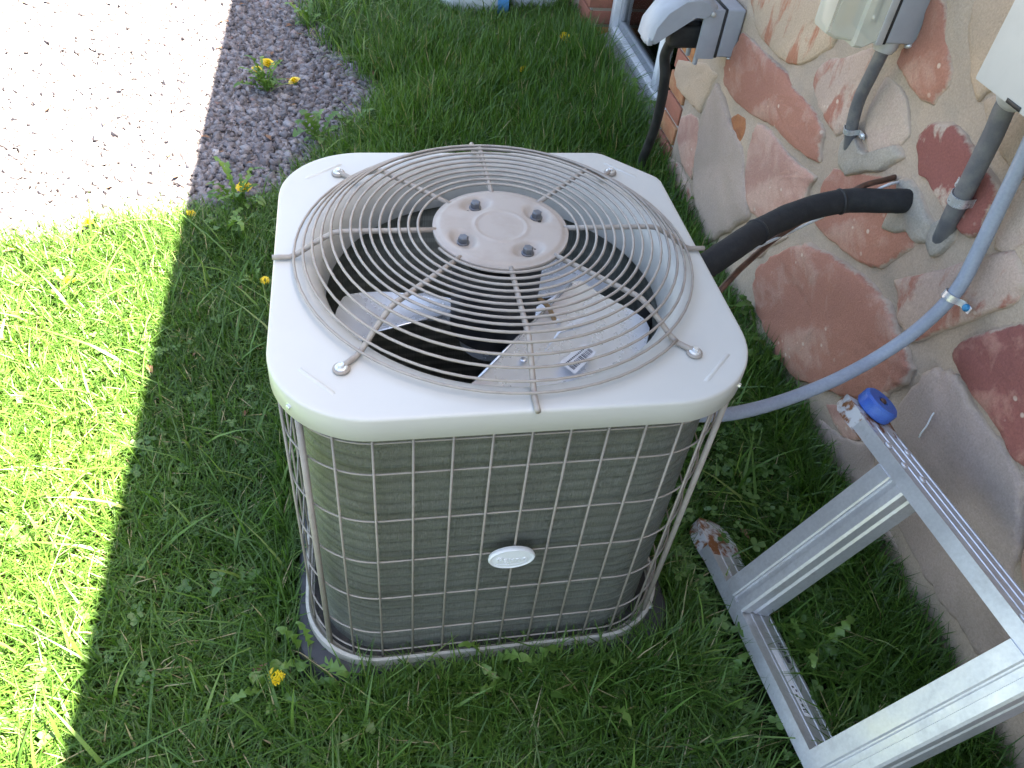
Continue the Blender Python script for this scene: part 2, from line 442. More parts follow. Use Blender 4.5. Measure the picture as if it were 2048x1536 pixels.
def inside_footprint(x, y):
    pad = (np.abs(x - .209) < .374) & (np.abs(y - 1.022) < .346)
    wall = x > XW - .012
    return pad | wall

def in_view(x, y, z=.05, m=90):
    px, py, d = proj(np.stack([x, y, np.full_like(x, z)], -1))
    return (d > .05) & (px > -m) & (px < 2048 + m) & (py > -m) & (py < 1536 + m * 2)

# crushed stone: angular chips
IV = np.array([(-1, -1, -1), (1, -1, -1), (1, 1, -1), (-1, 1, -1), (-1, -1, 1), (1, -1, 1), (1, 1, 1), (-1, 1, 1)], float)
IF = np.array([(0, 3, 2), (0, 2, 1), (4, 5, 6), (4, 6, 7), (0, 1, 5), (0, 5, 4), (1, 2, 6), (1, 6, 5), (2, 3, 7), (2, 7, 6), (3, 0, 4), (3, 4, 7)])
n = 78000
x = rng.uniform(-2.3, .35, n); y = rng.uniform(1.95, 4.9, n)
ok = in_view(x, y, 0., 250) & (gravel_edge(x, y) > rng.uniform(-.10, .06, n)) & ~inside_footprint(x, y)
x, y = x[ok], y[ok]; n = len(x)
sz = np.minimum(rng.gamma(7, .00098, n) + .0026, .018)
S = np.stack([sz * rng.uniform(.75, 1.35, n), sz * rng.uniform(.7, 1.2, n), sz * rng.uniform(.4, .8, n)], -1)
V = (IV[None] + rng.uniform(-.42, .42, (n, 8, 3))) * .62 * S[:, None] * 1.35
def rotm(n, tilt):
    a = rng.uniform(0, 6.283, n); b = rng.normal(0, tilt, n); c = rng.normal(0, tilt, n)
    ca, sa, cb, sb, cc, sc_ = np.cos(a), np.sin(a), np.cos(b), np.sin(b), np.cos(c), np.sin(c); o = np.zeros(n); l = np.ones(n)
    Z = np.stack([np.stack([ca, -sa, o], -1), np.stack([sa, ca, o], -1), np.stack([o, o, l], -1)], 1)
    Xr = np.stack([np.stack([l, o, o], -1), np.stack([o, cb, -sb], -1), np.stack([o, sb, cb], -1)], 1)
    Yr = np.stack([np.stack([cc, o, sc_], -1), np.stack([o, l, o], -1), np.stack([-sc_, o, cc], -1)], 1)
    return Z @ Xr @ Yr
V = np.einsum('nij,nkj->nki', rotm(n, .5), V)
V[..., 0] += x[:, None]; V[..., 1] += y[:, None]; V[..., 2] += (.004 + S[:, 2] * rng.uniform(.2, 1.1, n))[:, None]
F = (IF[None] + (np.arange(n) * 8)[:, None, None]).reshape(-1)
me = big_mesh('gravel', V.reshape(-1, 3), F, np.full(n * 12, 3), M['gravel'], np.repeat(rng.beta(2., 2.2, n), 8))
tag(link('gravel', me), 'grey purple crushed stone covering the drive', 'gravel', None, 'stuff')

# ------------------------------------------------------------------ grass
def blades(x, y, h, w, lean, seg=3, ang=None, tone=None, curl=None, z0=None):
    n = len(x)
    ang = rng.uniform(0, 6.283, n) if ang is None else ang
    tw = ang + math.pi / 2 + rng.normal(0, .5, n)
    dx, dy = np.cos(ang), np.sin(ang); sx, sy = np.cos(tw), np.sin(tw)
    s = np.linspace(0, 1, seg + 1)
    curl = rng.uniform(1.3, 2.6, n) if curl is None else curl
    out = lean[:, None] * h[:, None] * s[None] ** curl[:, None]
    hz = h[:, None] * (s[None] - np.clip(lean, 0, 1.6)[:, None] * .32 * s[None] ** 2.4)
    z0 = np.zeros(n) if z0 is None else z0
    c = np.stack([x[:, None] + dx[:, None] * out, y[:, None] + dy[:, None] * out, z0[:, None] + np.maximum(hz, .002)], -1)
    ws = w[:, None] * np.array([.75, 1., .8, .45, .2][:seg] + [0.])[None] if seg <= 4 else w[:, None] * (1 - s)[None]
    side = np.stack([sx, sy, np.zeros(n)], -1)[:, None] * ws[..., None] * .5
    k = 2 * seg + 1
    V = np.empty((n, k, 3)); V[:, 0:2 * seg:2] = (c - side)[:, :seg]; V[:, 1:2 * seg:2] = (c + side)[:, :seg]; V[:, -1] = c[:, -1]
    L = []; sz = []
    for i in range(seg - 1): L += [2 * i, 2 * i + 1, 2 * i + 3, 2 * i + 2]; sz.append(4)
    L += [2 * seg - 2, 2 * seg - 1, 2 * seg]; sz.append(3)
    L = (np.array(L)[None] + (np.arange(n) * k)[:, None]).ravel()
    return V.reshape(-1, 3), L, np.tile(sz, n), np.repeat(rng.beta(2.4, 2., n) * .9 if tone is None else tone, k)

def scatter(n, xr, yr):
    return rng.uniform(*xr, n), rng.uniform(*yr, n)
def lawn_mask(x, y, soft=.10):
    e = gravel_edge(x, y)
    return (e < rng.uniform(-soft, .03, len(x))) & ~inside_footprint(x, y)

parts = []
# short dense lawn, longer behind the unit and along the wall
x1, y1 = scatter(440000, (-2.7, XW), (.10, 4.9)); 
k = lawn_mask(x1, y1) & in_view(x1, y1, .05, 760)
x1, y1 = x1[k], y1[k]
thin = vnoise(x1, y1, 6., 11)
bare = (x1 > .1) & (y1 < .8) & (vnoise(x1, y1, 7., 21) > .66)
k = (rng.uniform(0, 1, len(x1)) < np.clip(.35 + 1.1 * thin, .25, 1) * np.where((y1 > 2.0) & (x1 > -.2), .62, 1)) & ~(bare & (rng.uniform(0, 1, len(x1)) < .75))
x1, y1 = x1[k], y1[k]
tall = np.clip((y1 - 1.9) / .8, 0, 1) * np.clip((x1 + .15) / .35, 0, 1) * np.clip((4.0 - y1) / .5, .25, 1)
edge = np.clip((x1 - .82) / .25, 0, 1) * .55
front = ((y1 < .68) & (x1 > -.1)) * .45
padrim = np.clip(1 - np.hypot(np.maximum(np.abs(x1 - .205) - .37, 0), np.maximum(np.abs(y1 - 1.02) - .36, 0)) / .09, 0, 1) * .5
h1 = (.042 + .036 * rng.uniform(0, 1, len(x1)) + .03 * vnoise(x1, y1, 4., 2)) * (1 + 1.15 * tall + edge + front + padrim)
under = (x1 > .655) & (x1 < .79) & (y1 < .95) & (y1 > .2); h1 = np.where(under, np.minimum(h1, .03), h1)
dead = (rng.uniform(0, 1, len(x1)) < .03)
t1 = np.clip(.15 + .55 * vnoise(x1, y1, 3.2, 8) + rng.normal(0, .14, len(x1)), 0, .92); t1[dead] = .98
parts.append(blades(x1, y1, h1, rng.uniform(.0022, .0044, len(x1)) * (1 + .5 * tall), rng.gamma(2.2, .33, len(x1)) * (1 - .45 * tall), tone=t1))
# scattered long coarse blades
x2, y2 = scatter(19000, (-2.5, XW), (.12, 4.3)); k = lawn_mask(x2, y2) & in_view(x2, y2, .05, 760)
x2, y2 = x2[k], y2[k]; k = ~((x2 > .62) & (x2 < .80) & (y2 < .97)) | (rng.uniform(0, 1, len(x2)) < .12); x2, y2 = x2[k], y2[k]; wt = .25 + .75 * ((x2 > -.1) & (y2 < .7)) + .5 * (x2 > .6) + 1. * (y2 > 1.9) * (x2 > -.1)
k = rng.uniform(0, 1, len(x2)) < wt; x2, y2 = x2[k], y2[k]
parts.append(blades(x2, y2, rng.uniform(.08, .19, len(x2)), rng.uniform(.004, .0095, len(x2)), rng.gamma(3, .28, len(x2)), 4, tone=np.clip(rng.normal(.58, .22, len(x2)), 0, .92)))
fx = rng.uniform(.98, 1.085, 4200); fy = rng.uniform(.32, 1.5, 4200)
parts.append(blades(fx, fy, rng.uniform(.06, .19, len(fx)), rng.uniform(.003, .0075, len(fx)), rng.gamma(2.5, .22, len(fx)), 4, tone=np.clip(rng.normal(.35, .2, len(fx)), 0, .9)))
# a fringe against pad, wall foot and gravel tufts
fx = np.concatenate([rng.uniform(-.05, .62, 2600), rng.uniform(-.20, -.168, 500), rng.uniform(.58, .64, 500), rng.uniform(1.0, 1.085, 1500)])
fy = np.concatenate([rng.uniform(.60, .675, 2600), rng.uniform(.85, 1.4, 500), rng.uniform(.66, 1.4, 500), rng.uniform(.35, 3.7, 1500)])
parts.append(blades(fx, fy, rng.uniform(.05, .14, len(fx)), rng.uniform(.0025, .006, len(fx)), rng.gamma(2.5, .25, len(fx)), 4))
off = np.cumsum([0] + [len(p[0]) for p in parts])
me = big_mesh('grass', np.concatenate([p[0] for p in parts]), np.concatenate([p[1] + o for p, o in zip(parts, off)]),
              np.concatenate([p[2] for p in parts]), M['grass'], np.concatenate([p[3] for p in parts]))
tag(link('grass', me), 'green lawn grass around the unit, ragged and uncut', 'grass', None, 'stuff')

# clover and small round leaves between the blades
n = 9000
x, y = scatter(n, (-1.5, XW - .03), (.24, 3.2)); k = lawn_mask(x, y) & in_view(x, y)
x, y = x[k], y[k]; k = rng.uniform(0, 1, len(x)) < np.clip(1.6 * vnoise(x, y, 5., 31) - .35, .05, 1); x, y = x[k], y[k]; n = len(x)
hc = rng.uniform(.018, .05, n) * (1 + .6 * (x > .6)); rc = rng.uniform(.005, .0105, n); a0 = rng.uniform(0, 6.28, n)
V = []; L = []; base = 0; V = np.empty((n, 3, 6, 3))
tilt = rng.normal(0, .25, (n, 3))
for q in range(3):
    a = a0 + q * 2.094; cx, cy = x + np.cos(a) * rc, y + np.sin(a) * rc
    for j, (u, v) in enumerate([(-1, 0), (-.45, .85), (.5, .95), (.85, 0), (.5, -.95), (-.45, -.85)]):
        V[:, q, j, 0] = cx + rc * (u * np.cos(a) - v * np.sin(a) * .8); V[:, q, j, 1] = cy + rc * (u * np.sin(a) + v * np.cos(a) * .8)
        V[:, q, j, 2] = hc + rc * (u * tilt[:, q] + .25 * abs(v))
L = (np.array([0, 1, 2, 3, 0, 3, 4, 5])[None] + (np.arange(n * 3) * 6)[:, None]).ravel()
me = big_mesh('ground_cover', V.reshape(-1, 3), L, np.full(n * 6, 4), M['clover'], np.repeat(rng.beta(2, 2, n), 18))
tag(link('ground_cover', me), 'small round clover leaves between the grass blades', 'clover', None, 'stuff')

# dry leaf bits on the gravel and in the grass
n = 330; x, y = scatter(n, (-1.7, .9), (.5, 4.4)); k = ~inside_footprint(x, y) & ((gravel_edge(x, y) > .03) | (rng.uniform(0, 1, n) < .25)); x, y = x[k], y[k]; n = len(x)
a = rng.uniform(0, 6.28, n); l = rng.uniform(.008, .024, n); V = np.empty((n, 5, 3)); zz = np.where(gravel_edge(x, y) > 0, .026, .045)
for j, (u, v, w) in enumerate([(-1, 0, 0), (-.2, .4, .25), (1, .1, .1), (-.1, -.45, .3), (0, 0, .05)]):
    V[:, j, 0] = x + l * (u * np.cos(a) - v * np.sin(a)); V[:, j, 1] = y + l * (u * np.sin(a) + v * np.cos(a)); V[:, j, 2] = zz + l * w
L = (np.array([0, 4, 1, 1, 4, 2, 2, 4, 3, 3, 4, 0])[None] + (np.arange(n) * 5)[:, None]).ravel()
me = big_mesh('leaf_litter', V.reshape(-1, 3), L, np.full(n * 4, 3), M['litter'])
tag(link('leaf_litter', me), 'brown bits of dry leaf strewn over gravel and lawn', 'dry leaves', None, 'stuff')

# ------------------------------------------------------------------ house: wall, stones, bricks, window, roof
house = empty('house', (XW, 1.5, 0), 'house wall of red and tan rubble stone with brick trimmed window', 'house')
Y0, Y1, WY0, WY1, WZ0, WZ1 = -3.5, 9., 2.62, 3.75, .03, .80
def wall_grid(y0, y1, z0, z1, step):
    ny, nz = max(2, int((y1 - y0) / step)), max(2, int((z1 - z0) / step)); V = []; F = []
    for i in range(nz + 1):
        for j in range(ny + 1):
            yy, zz = y0 + (y1 - y0) * j / ny, z0 + (z1 - z0) * i / nz
            d = .008 * mnoise.noise((yy * 5, zz * 5, 1.3)) + .006 * mnoise.noise((yy * 15, zz * 15, 4.1)) + .002 * mnoise.noise((yy * 45, zz * 45, 2.1))
            if j in (0, ny) or i in (0, nz): d = 0
            V.append((XW - d, yy, zz))
    for i in range(nz):
        for j in range(ny):
            a = i * (ny + 1) + j; F.append((a, a + ny + 1, a + ny + 2, a + 1))
    return V, F
wall = mk('stone_wall', *merge(wall_grid(Y0, WY0 - .16, -.1, 1.75, .022), wall_grid(WY1 + .2, Y1, -.1, 1.75, .08), wall_grid(WY0 - .16, WY1 + .2, WZ1 + .08, 1.75, .06),
          box((XW + .012, Y0, -.1), (XW + .30, WY0 - .004, 1.75)), box((XW + .012, WY1 + .004, -.1), (XW + .30, Y1, 1.75)),
          box((XW + .012, WY0, WZ1 + .004), (XW + .30, WY1, 1.75))), M['mortar'], house)
wall['label'] = 'beige mortar between the rubble stones'
mk('upper_wall', *box((XW + .02, Y0, 1.752), (XW + .30, Y1, 2.32)), M['plaster'], house, smooth=False)
roof = mk('roof', *merge(box((EAVE_X, Y0 - .6, EAVE_Z), (EAVE_X + .03, Y1 + .6, EAVE_Z + .16)),
          ([(EAVE_X, Y0 - .6, EAVE_Z + .165), (6, Y0 - .6, EAVE_Z + 2.3), (6, Y1 + .6, EAVE_Z + 2.3), (EAVE_X, Y1 + .6, EAVE_Z + .165),
            (EAVE_X, Y0 - .6, EAVE_Z + .19), (6, Y0 - .6, EAVE_Z + 2.34), (6, Y1 + .6, EAVE_Z + 2.34), (EAVE_X, Y1 + .6, EAVE_Z + .19)],
           [(0, 3, 2, 1), (4, 5, 6, 7), (0, 1, 5, 4), (1, 2, 6, 5), (2, 3, 7, 6), (3, 0, 4, 7)])), M['roofing'], house, smooth=False)
mk('soffit', *box((EAVE_X + .034, Y0 - .58, EAVE_Z + .01), (XW + .4, Y1 + .58, EAVE_Z + .03)), M['soffit'], roof, smooth=False)
mk('back_wall', *box((5.6, Y0, -.1), (5.9, Y1, 4.3)), M['plaster'], house, smooth=False)

def z4(l): return [(1240 + a / 2.535, b / 2.535) for a, b in l]
def z8(l): return [(1340 + a / 2.893, 500 + b / 2.893) for a, b in l]
def z3(l): return [(1340 + a / 1.929, 740 + b / 1.929) for a, b in l]
STONES = [  # outline in the photograph, kind, relief
    (z4([(650, -60), (660, 110), (695, 200), (760, 275), (830, 325), (900, 332), (985, 295), (1060, 232), (1105, 175), (1060, 110), (1085, 40), (1110, -60)]), 'tanred', .016),
    (z4([(600, 165), (650, 195), (690, 240), (760, 310), (832, 372), (862, 440), (925, 500), (985, 592), (1015, 660), (1005, 745), (985, 830), (930, 802), (840, 722), (762, 642), (662, 587), (572, 522), (520, 430), (510, 340), (545, 245)]), 'red', .014),
    (z4([(1270, 235), (1150, 268), (1040, 300), (978, 350), (955, 425), (970, 520), (1010, 602), (1080, 695), (1130, 655), (1160, 570), (1215, 480), (1255, 380), (1290, 300)]), 'pinkred', .013),
    (z4([(1330, 395), (1400, 430), (1445, 560), (1452, 690), (1370, 770), (1290, 845), (1245, 770), (1225, 660), (1250, 540)]), 'cream', .008),
    (z4([(1400, 250), (1480, 190), (1530, 60), (1550, -60), (1610, -60), (1640, 160), (1665, 350), (1640, 440), (1560, 528), (1500, 510), (1430, 420), (1375, 320)]), 'red', .015),
    (z4([(1755, 60), (1790, -60), (1960, -70), (2120, -20), (2130, 200), (1960, 420), (1850, 470), (1785, 510), (1752, 390), (1742, 200)]), 'tan', .012),
    (z4([(1830, 500), (1960, 470), (2060, 560), (2130, 700), (2100, 880), (1990, 900), (1900, 760), (1850, 640)]), 'tan', .01),
    (z4([(1488, 690), (1540, 620), (1640, 618), (1720, 680), (1790, 808), (1840, 870), (1892, 945), (1870, 1050), (1830, 1120), (1810, 1180), (1742, 1212), (1708, 1188), (1645, 1110), (1565, 975), (1520, 902), (1480, 880), (1472, 790)]), 'redcream', .016),
    (z4([(285, 300), (350, 310), (430, 320), (482, 380), (442, 470), (392, 572), (325, 500), (275, 440), (262, 370)]), 'tan', .012),
    (z4([(392, 600), (432, 505), (478, 420), (502, 480), (525, 560), (552, 650), (608, 742), (618, 900), (640, 1085), (560, 1152), (480, 1205), (425, 1235), (392, 1130), (352, 960), (372, 750)]), 'grey', .016),
    (z4([(555, 600), (590, 570), (630, 602), (630, 680), (600, 735), (570, 680)]), 'orange', .008),
    (z4([(682, 620), (742, 652), (800, 730), (880, 820), (945, 872), (972, 900), (930, 965), (890, 1150), (800, 1175), (700, 1130), (650, 1080), (615, 960), (620, 820), (642, 700)]), 'pink', .013),
    (z4([(300, 592), (350, 570), (388, 602), (384, 760), (352, 905), (302, 832), (278, 700)]), 'pink', .01),
    (z4([(225, 790), (290, 840), (335, 935), (350, 1060), (310, 1120), (240, 1020), (200, 900)]), 'pinkred', .012),
    (z4([(1000, 945), (1060, 850), (1150, 868), (1300, 888), (1420, 950), (1465, 1060), (1490, 1180), (1480, 1262), (1300, 1362), (1200, 1340), (1100, 1262), (1012, 1190), (962, 1120), (972, 1030)]), 'red', .013),
    (z8([(490, 80), (620, 0), (760, -30), (860, 10), (1050, 120), (1200, 270), (1265, 400), (1310, 560), (1350, 690), (1280, 790), (1180, 850), (1000, 860), (820, 800), (690, 740), (600, 640), (550, 520), (475, 360), (455, 190)]), 'red', .024),
    (z8([(1275, 175), (1500, 120), (1680, 60), (1800, 25), (1960, 5), (2030, 180), (1990, 290), (1900, 340), (1600, 450), (1345, 540), (1285, 400)]), 'pinkred', .016),
    (z8([(1580, 592), (1660, 512), (1850, 455), (2060, 415), (2250, 480), (2300, 800), (2250, 1200), (2100, 1330), (1965, 1235), (1900, 1100), (1790, 930), (1680, 800), (1620, 700)]), 'dred', .02),
    (z3([(838, 180), (960, 12), (1010, -2), (1060, 4), (1110, 70), (1160, 170), (1245, 275), (1310, 375), (1345, 450), (1340, 600), (1310, 760), (1270, 900), (1290, 1040), (1180, 1120), (1090, 1000), (1000, 850), (900, 700), (830, 500), (790, 330)]), 'grey', .018),
    (z3([(1375, 480), (1500, 470), (1560, 620), (1540, 850), (1430, 960), (1340, 850), (1325, 760), (1355, 620)]), 'pink', .018),
    (z3([(560, 190), (640, 250), (740, 280), (800, 250), (770, 340), (800, 520), (860, 690), (780, 640), (680, 500), (590, 360), (545, 260)]), 'grey', .012),
    (z3([(1340, 990), (1440, 1000), (1560, 940), (1640, 1100), (1560, 1290), (1400, 1300), (1290, 1200), (1300, 1080)]), 'grey', .02),
    (z4([(640, 1180), (720, 1160), (840, 1200), (760, 1250), (690, 1310), (640, 1290), (610, 1230)]), 'cream', .01),
    (z4([(2000, 930), (2090, 920), (2160, 1100), (2140, 1350), (2040, 1240), (1960, 1290), (1880, 1270), (1900, 1170), (1960, 1060)]), 'cream', .008),
    (z8([(880, 890), (1010, 900), (1150, 880), (1190, 940), (1120, 1080), (1010, 1120), (930, 1010)]), 'pink', .01),
    (z4([(1115, 20), (1180, -50), (1330, -60), (1400, 20), (1410, 120), (1390, 190), (1250, 200), (1150, 160), (1100, 95)]), 'tan', .01),
]
def clip_poly(p, a, nrm):
    out = []
    for i in range(len(p)):
        q0, q1 = p[i], p[(i + 1) % len(p)]
        d0 = (q0[0] - a[0]) * nrm[0] + (q0[1] - a[1]) * nrm[1]; d1 = (q1[0] - a[0]) * nrm[0] + (q1[1] - a[1]) * nrm[1]
        if d0 <= 0: out.append(q0)
        if d0 * d1 < 0: t = d0 / (d0 - d1); out.append((q0[0] + t * (q1[0] - q0[0]), q0[1] + t * (q1[1] - q0[1])))
    return out
def stone(poly, kind, h, seed, mat=None, parent=None, name='stone'):
    """poly in (y, z) on the wall"""
    c3 = spline([(a, b, 0) for a, b in poly], 6, True); q3 = [Vector((*poly[i], 0)).lerp(Vector((*poly[(i + 1) % len(poly)], 0)), t / 6) for i in range(len(poly)) for t in range(6)]; c3 = [a.lerp(b, .6) for a, b in zip(c3, q3)]
    cy = sum(p.x for p in c3) / len(c3); cz = sum(p.y for p in c3) / len(c3); n = len(c3); V = []; F = []
    rad = sum(math.hypot(p.x - cy, p.y - cz) for p in c3) / n
    out = []
    for p in c3:
        j = 1 + .045 * mnoise.noise((p.x * 28, p.y * 28, seed)) + .03 * mnoise.noise((p.x * 75, p.y * 75, seed + 3))
        out.append((cy + (p.x - cy) * j, cz + (p.y - cz) * j))
    ins = min(.016, rad * .2)
    rings = [(1., -.9), (.995, .1), (1 - .22 * ins / rad, .5), (1 - .6 * ins / rad, .82), (1 - ins / rad, .95), (.6, 1.03), (.3, 1.06)]
    for s, q in rings:
        for a, b in out:
            yy, zz = cy + (a - cy) * s, cz + (b - cz) * s
            d = h * q
            if q > .3: d += min(h * .45, .007) * mnoise.noise((yy * 9, zz * 9, seed)) + .0025 * mnoise.noise((yy * 34, zz * 34, seed))
            V.append((XW - d, yy, zz))
    V.append((XW - h * 1.07, cy, cz)); k = len(rings)
    for i in range(k - 1):
        for j in range(n): F.append((i * n + j, (i + 1) * n + j, (i + 1) * n + (j + 1) % n, i * n + (j + 1) % n))
    for j in range(n): F.append(((k - 1) * n + j, k * n, (k - 1) * n + (j + 1) % n))
    o = mk('stone', V, F, mat or ST[kind], parent or wall, loc=(XW, cy, cz))
    if name != 'stone': o.name = name
    ed = [.62, .55, .38, .20, .06, 0, 0]
    at = o.data.attributes.new('edge', 'FLOAT', 'POINT'); at.data.foreach_set('value', [e for e in ed for _ in range(n)] + [0.])
    return o
traced = []
for i, (pp, kind, h) in enumerate(STONES):
    poly = [tuple(atx(a, b, XW - h)[1:]) for a, b in pp]
    traced.append(poly); stone(poly, kind, h * .75, i * 3.7)
a_, b_ = atx(1838, 875, XW - .0165), atx(1868, 826, XW - .0165)
mk('paint_mark', *tube([Vector(a_).lerp(Vector(b_), t) + Vector((0, .0012 * math.sin(t * 9), 0)) for t in np.linspace(0, 1, 8)], .0016, 6), M['vinyl'], wall)
# the rest of the wall, beyond what the photograph frames
def in_poly(p, poly):
    r = False; j = len(poly) - 1
    for i in range(len(poly)):
        if (poly[i][1] > p[1]) != (poly[j][1] > p[1]) and p[0] < (poly[j][0] - poly[i][0]) * (p[1] - poly[i][1]) / (poly[j][1] - poly[i][1]) + poly[i][0]: r = not r
        j = i
    return r
sites = [(Y0 + .3 + i * .34 + random.uniform(-.1, .1) + (j % 2) * .17, -.02 + j * .27 + random.uniform(-.08, .08)) for i in range(36) for j in range(7)]
kinds = ['red', 'pink', 'tan', 'cream', 'pinkred', 'grey', 'redcream', 'tanred', 'dred']
for i, s in enumerate(sites):
    if not (Y0 + .1 < s[0] < 7.6): continue
    px, py, d = proj((XW, s[0], s[1]))
    if d > .1 and -20 < px < 2060 and -20 < py < 1560 and s[0] < 2.5: continue
    if WY0 - .30 < s[0] < WY1 + .36 and s[1] < WZ1 + .22: continue
    p = [(s[0] - .4, s[1] - .4), (s[0] + .4, s[1] - .4), (s[0] + .4, s[1] + .4), (s[0] - .4, s[1] + .4)]
    for q in sites:
        if q != s and abs(q[0] - s[0]) < .8 and abs(q[1] - s[1]) < .8:
            dx, dz = q[0] - s[0], q[1] - s[1]; l = math.hypot(dx, dz)
            p = clip_poly(p, (s[0] + dx / 2 - dx / l * .016, s[1] + dz / 2 - dz / l * .016), (dx / l, dz / l))
    if len(p) < 3 or max(q[1] for q in p) > 1.72 or any(in_poly(q, t) for q in p + [s] for t in traced): continue
    if any(in_poly(q, p) for t in traced for q in t): continue
    if max(q[0] for q in p) > WY0 - .17 and min(q[0] for q in p) < WY1 + .21 and min(q[1] for q in p) < WZ1 + .1: continue
    stone(p, random.choice(kinds), random.uniform(.01, .02), i * 1.9)

# brick trim of the window
trim = mk('brick_trim', *merge(box((XW + .004, WY0 - .158, -.1), (XW + .25, WY0 - .008, WZ1 + .075)), box((XW + .004, WY1 + .008, -.1), (XW + .25, WY1 + .198, WZ1 + .075)),
          box((XW + .004, WY0 - .005, WZ1 + .008), (XW + .25, WY1 + .005, WZ1 + .075))), M['brickmortar'], house, smooth=False)
bm1 = [mesh('brick', *bbox((0, -.075, 0), (.12, .075, .062), .004), BR[q]) for q in range(3)]
bm2 = [mesh('brick', *bbox((0, -.098, 0), (.12, .098, .062), .004), BR[q]) for q in range(3)]
bm3 = [mesh('brick', *bbox((0, -.034, 0), (.12, .034, .068), .004), BR[q]) for q in range(3)]
for k in range(12):
    z = -.06 + k * .074
    link('brick', random.choice(bm1), trim, (XW - .006 + random.uniform(-.002, .002), WY0 - .08, z))
    link('brick', random.choice(bm2), trim, (XW - .006 + random.uniform(-.002, .002), WY1 + .10, z))
for k in range(14):
    link('brick', random.choice(bm3), trim, (XW - .006, WY0 + .04 + k * .0805, WZ1 + .006))
sill = mk('sill', [(XW - .012, WY0 - .002, -.1), (XW - .012, WY1 + .002, -.1), (XW - .012, WY1 + .002, .012), (XW - .012, WY0 - .002, .012), (XW + .115, WY0 - .002, .058), (XW + .115, WY1 + .002, .058),
        (XW + .25, WY0 - .002, .058), (XW + .25, WY1 + .002, .058), (XW + .25, WY0 - .002, -.1), (XW + .25, WY1 + .002, -.1)],
   [(0, 3, 2, 1), (3, 4, 5, 2), (4, 6, 7, 5), (6, 8, 9, 7), (0, 8, 6, 4, 3), (1, 2, 5, 7, 9)], M['concrete'], house, smooth=False)
# window: white frame, two sashes, glass, dark room behind
wx = XW + .10
window = link('window', mesh('window', *merge(box((wx + .03, WY0 + .06, .13), (wx + .034, WY0 + .5, .75)), ), M['glass'], False), house, (0, 0, 0))
WL[window] = Vector((0, 0, 0)); window.data = mesh('window_pane', *box((wx + .03, WY0 + .03, .10), (wx + .034, 3.03, .77)), M['glass'], False)
mk('pane', *box((wx + .044, 3.04, .10), (wx + .048, WY1 - .03, .77)), M['glass'], window, smooth=False)
for nm, a, b in (('frame', (wx, WY0 + .002, .058), (wx + .07, WY1 - .002, .098)), ('frame', (wx, WY0 + .002, .755), (wx + .07, WY1 - .002, .798)),
                 ('frame', (wx, WY0 + .002, .0985), (wx + .07, WY0 + .042, .7545)), ('frame', (wx, WY1 - .042, .0985), (wx + .07, WY1 - .002, .7545)),
                 ('mullion', (wx + .006, 3.03, .0985), (wx + .064, 3.075, .7545))):
    mk(nm, *bbox(a, b, .004), M['vinyl'], window)
for a, b in (((wx + .03, 3.0755, .0985), (wx + .06, WY1 - .0425, .135)), ((wx + .03, WY1 - .085, .1355), (wx + .06, WY1 - .0425, .7545)), ((wx + .02, WY0 + .0425, .0985), (wx + .05, 3.0295, .125))):
    mk('sash', *bbox(a, b, .004), M['sash'], window)
mk('room', [(wx + .08, WY0, .06), (wx + .08, WY1, .06), (wx + .08, WY1, .8), (wx + .08, WY0, .8), (wx + 1, WY0, .06), (wx + 1, WY1, .06), (wx + 1, WY1, .8), (wx + 1, WY0, .8)],
   [(4, 5, 6, 7), (0, 1, 5, 4), (3, 7, 6, 2), (0, 4, 7, 3), (1, 2, 6, 5)], M['interior'], house, smooth=False)

# ------------------------------------------------------------------ condenser pad and unit
def rrect(hx, hy, r, c=(0, 0), n=14, chamfer=None, grow=0.):
    """rounded rectangle, counter-clockwise; chamfer cuts the +x +y corner"""
    P = []
    for sx, sy, a0 in ((1, -1, -90), (1, 1, 0), (-1, 1, 90), (-1, -1, 180)):
        if chamfer and (sx, sy) == (1, 1):
            q = chamfer; rr = .03
            for cx, cy, a, b in ((hx - rr, hy - q - .4 * rr, 0, 45), (hx - q - .4 * rr, hy - rr, 45, 90)):
                for k in range(n // 2 + 1):
                    t = R(a + (b - a) * k / (n // 2)); P.append((c[0] + cx + rr * math.cos(t), c[1] + cy + rr * math.sin(t)))
            continue
        for k in range(n + 1):
            t = R(a0 + 90 * k / n); P.append((c[0] + sx * (hx - r) + r * math.cos(t), c[1] + sy * (hy - r) + r * math.sin(t)))
    return P
def resample(P, m):
    P = [Vector((*p, 0)) for p in P]; L = [0]
    for i in range(len(P)): L.append(L[-1] + (P[(i + 1) % len(P)] - P[i]).length)
    out = []; i = 0
    for k in range(m):
        s = L[-1] * k / m
        while L[i + 1] < s: i += 1
        t = (s - L[i]) / max(L[i + 1] - L[i], 1e-9); q = P[i].lerp(P[(i + 1) % len(P)], t); out.append((q.x, q.y))
    return out
def loft(rings, cap0=False, cap1=False, closed=True):
    """rings: lists of points, same count"""
    n = len(rings[0]); V = [p for r in rings for p in r]; F = []
    for i in range(len(rings) - 1):
        for j in range(n if closed else n - 1): F.append((i * n + j, i * n + (j + 1) % n, (i + 1) * n + (j + 1) % n, (i + 1) * n + j))
    if cap0: F.append(tuple(reversed(range(n))))
    if cap1: F.append(tuple((len(rings) - 1) * n + j for j in range(n)))
    return V, F
cx, cy = UC.x, UC.y
PZ = .072
po = [(0, 1.02), (.055, 1.01), (.068, .995), (PZ, .97)]
pad = mk('equipment_pad', *loft([[(cx + a * s, cy + b * s, z) for a, b in rrect(.364, .336, .09)] for z, s in po], True, True), M['pad'], loc=(cx, cy, 0), sharp=40)
tag(pad, 'black plastic equipment pad in the grass under the condenser', 'pad')

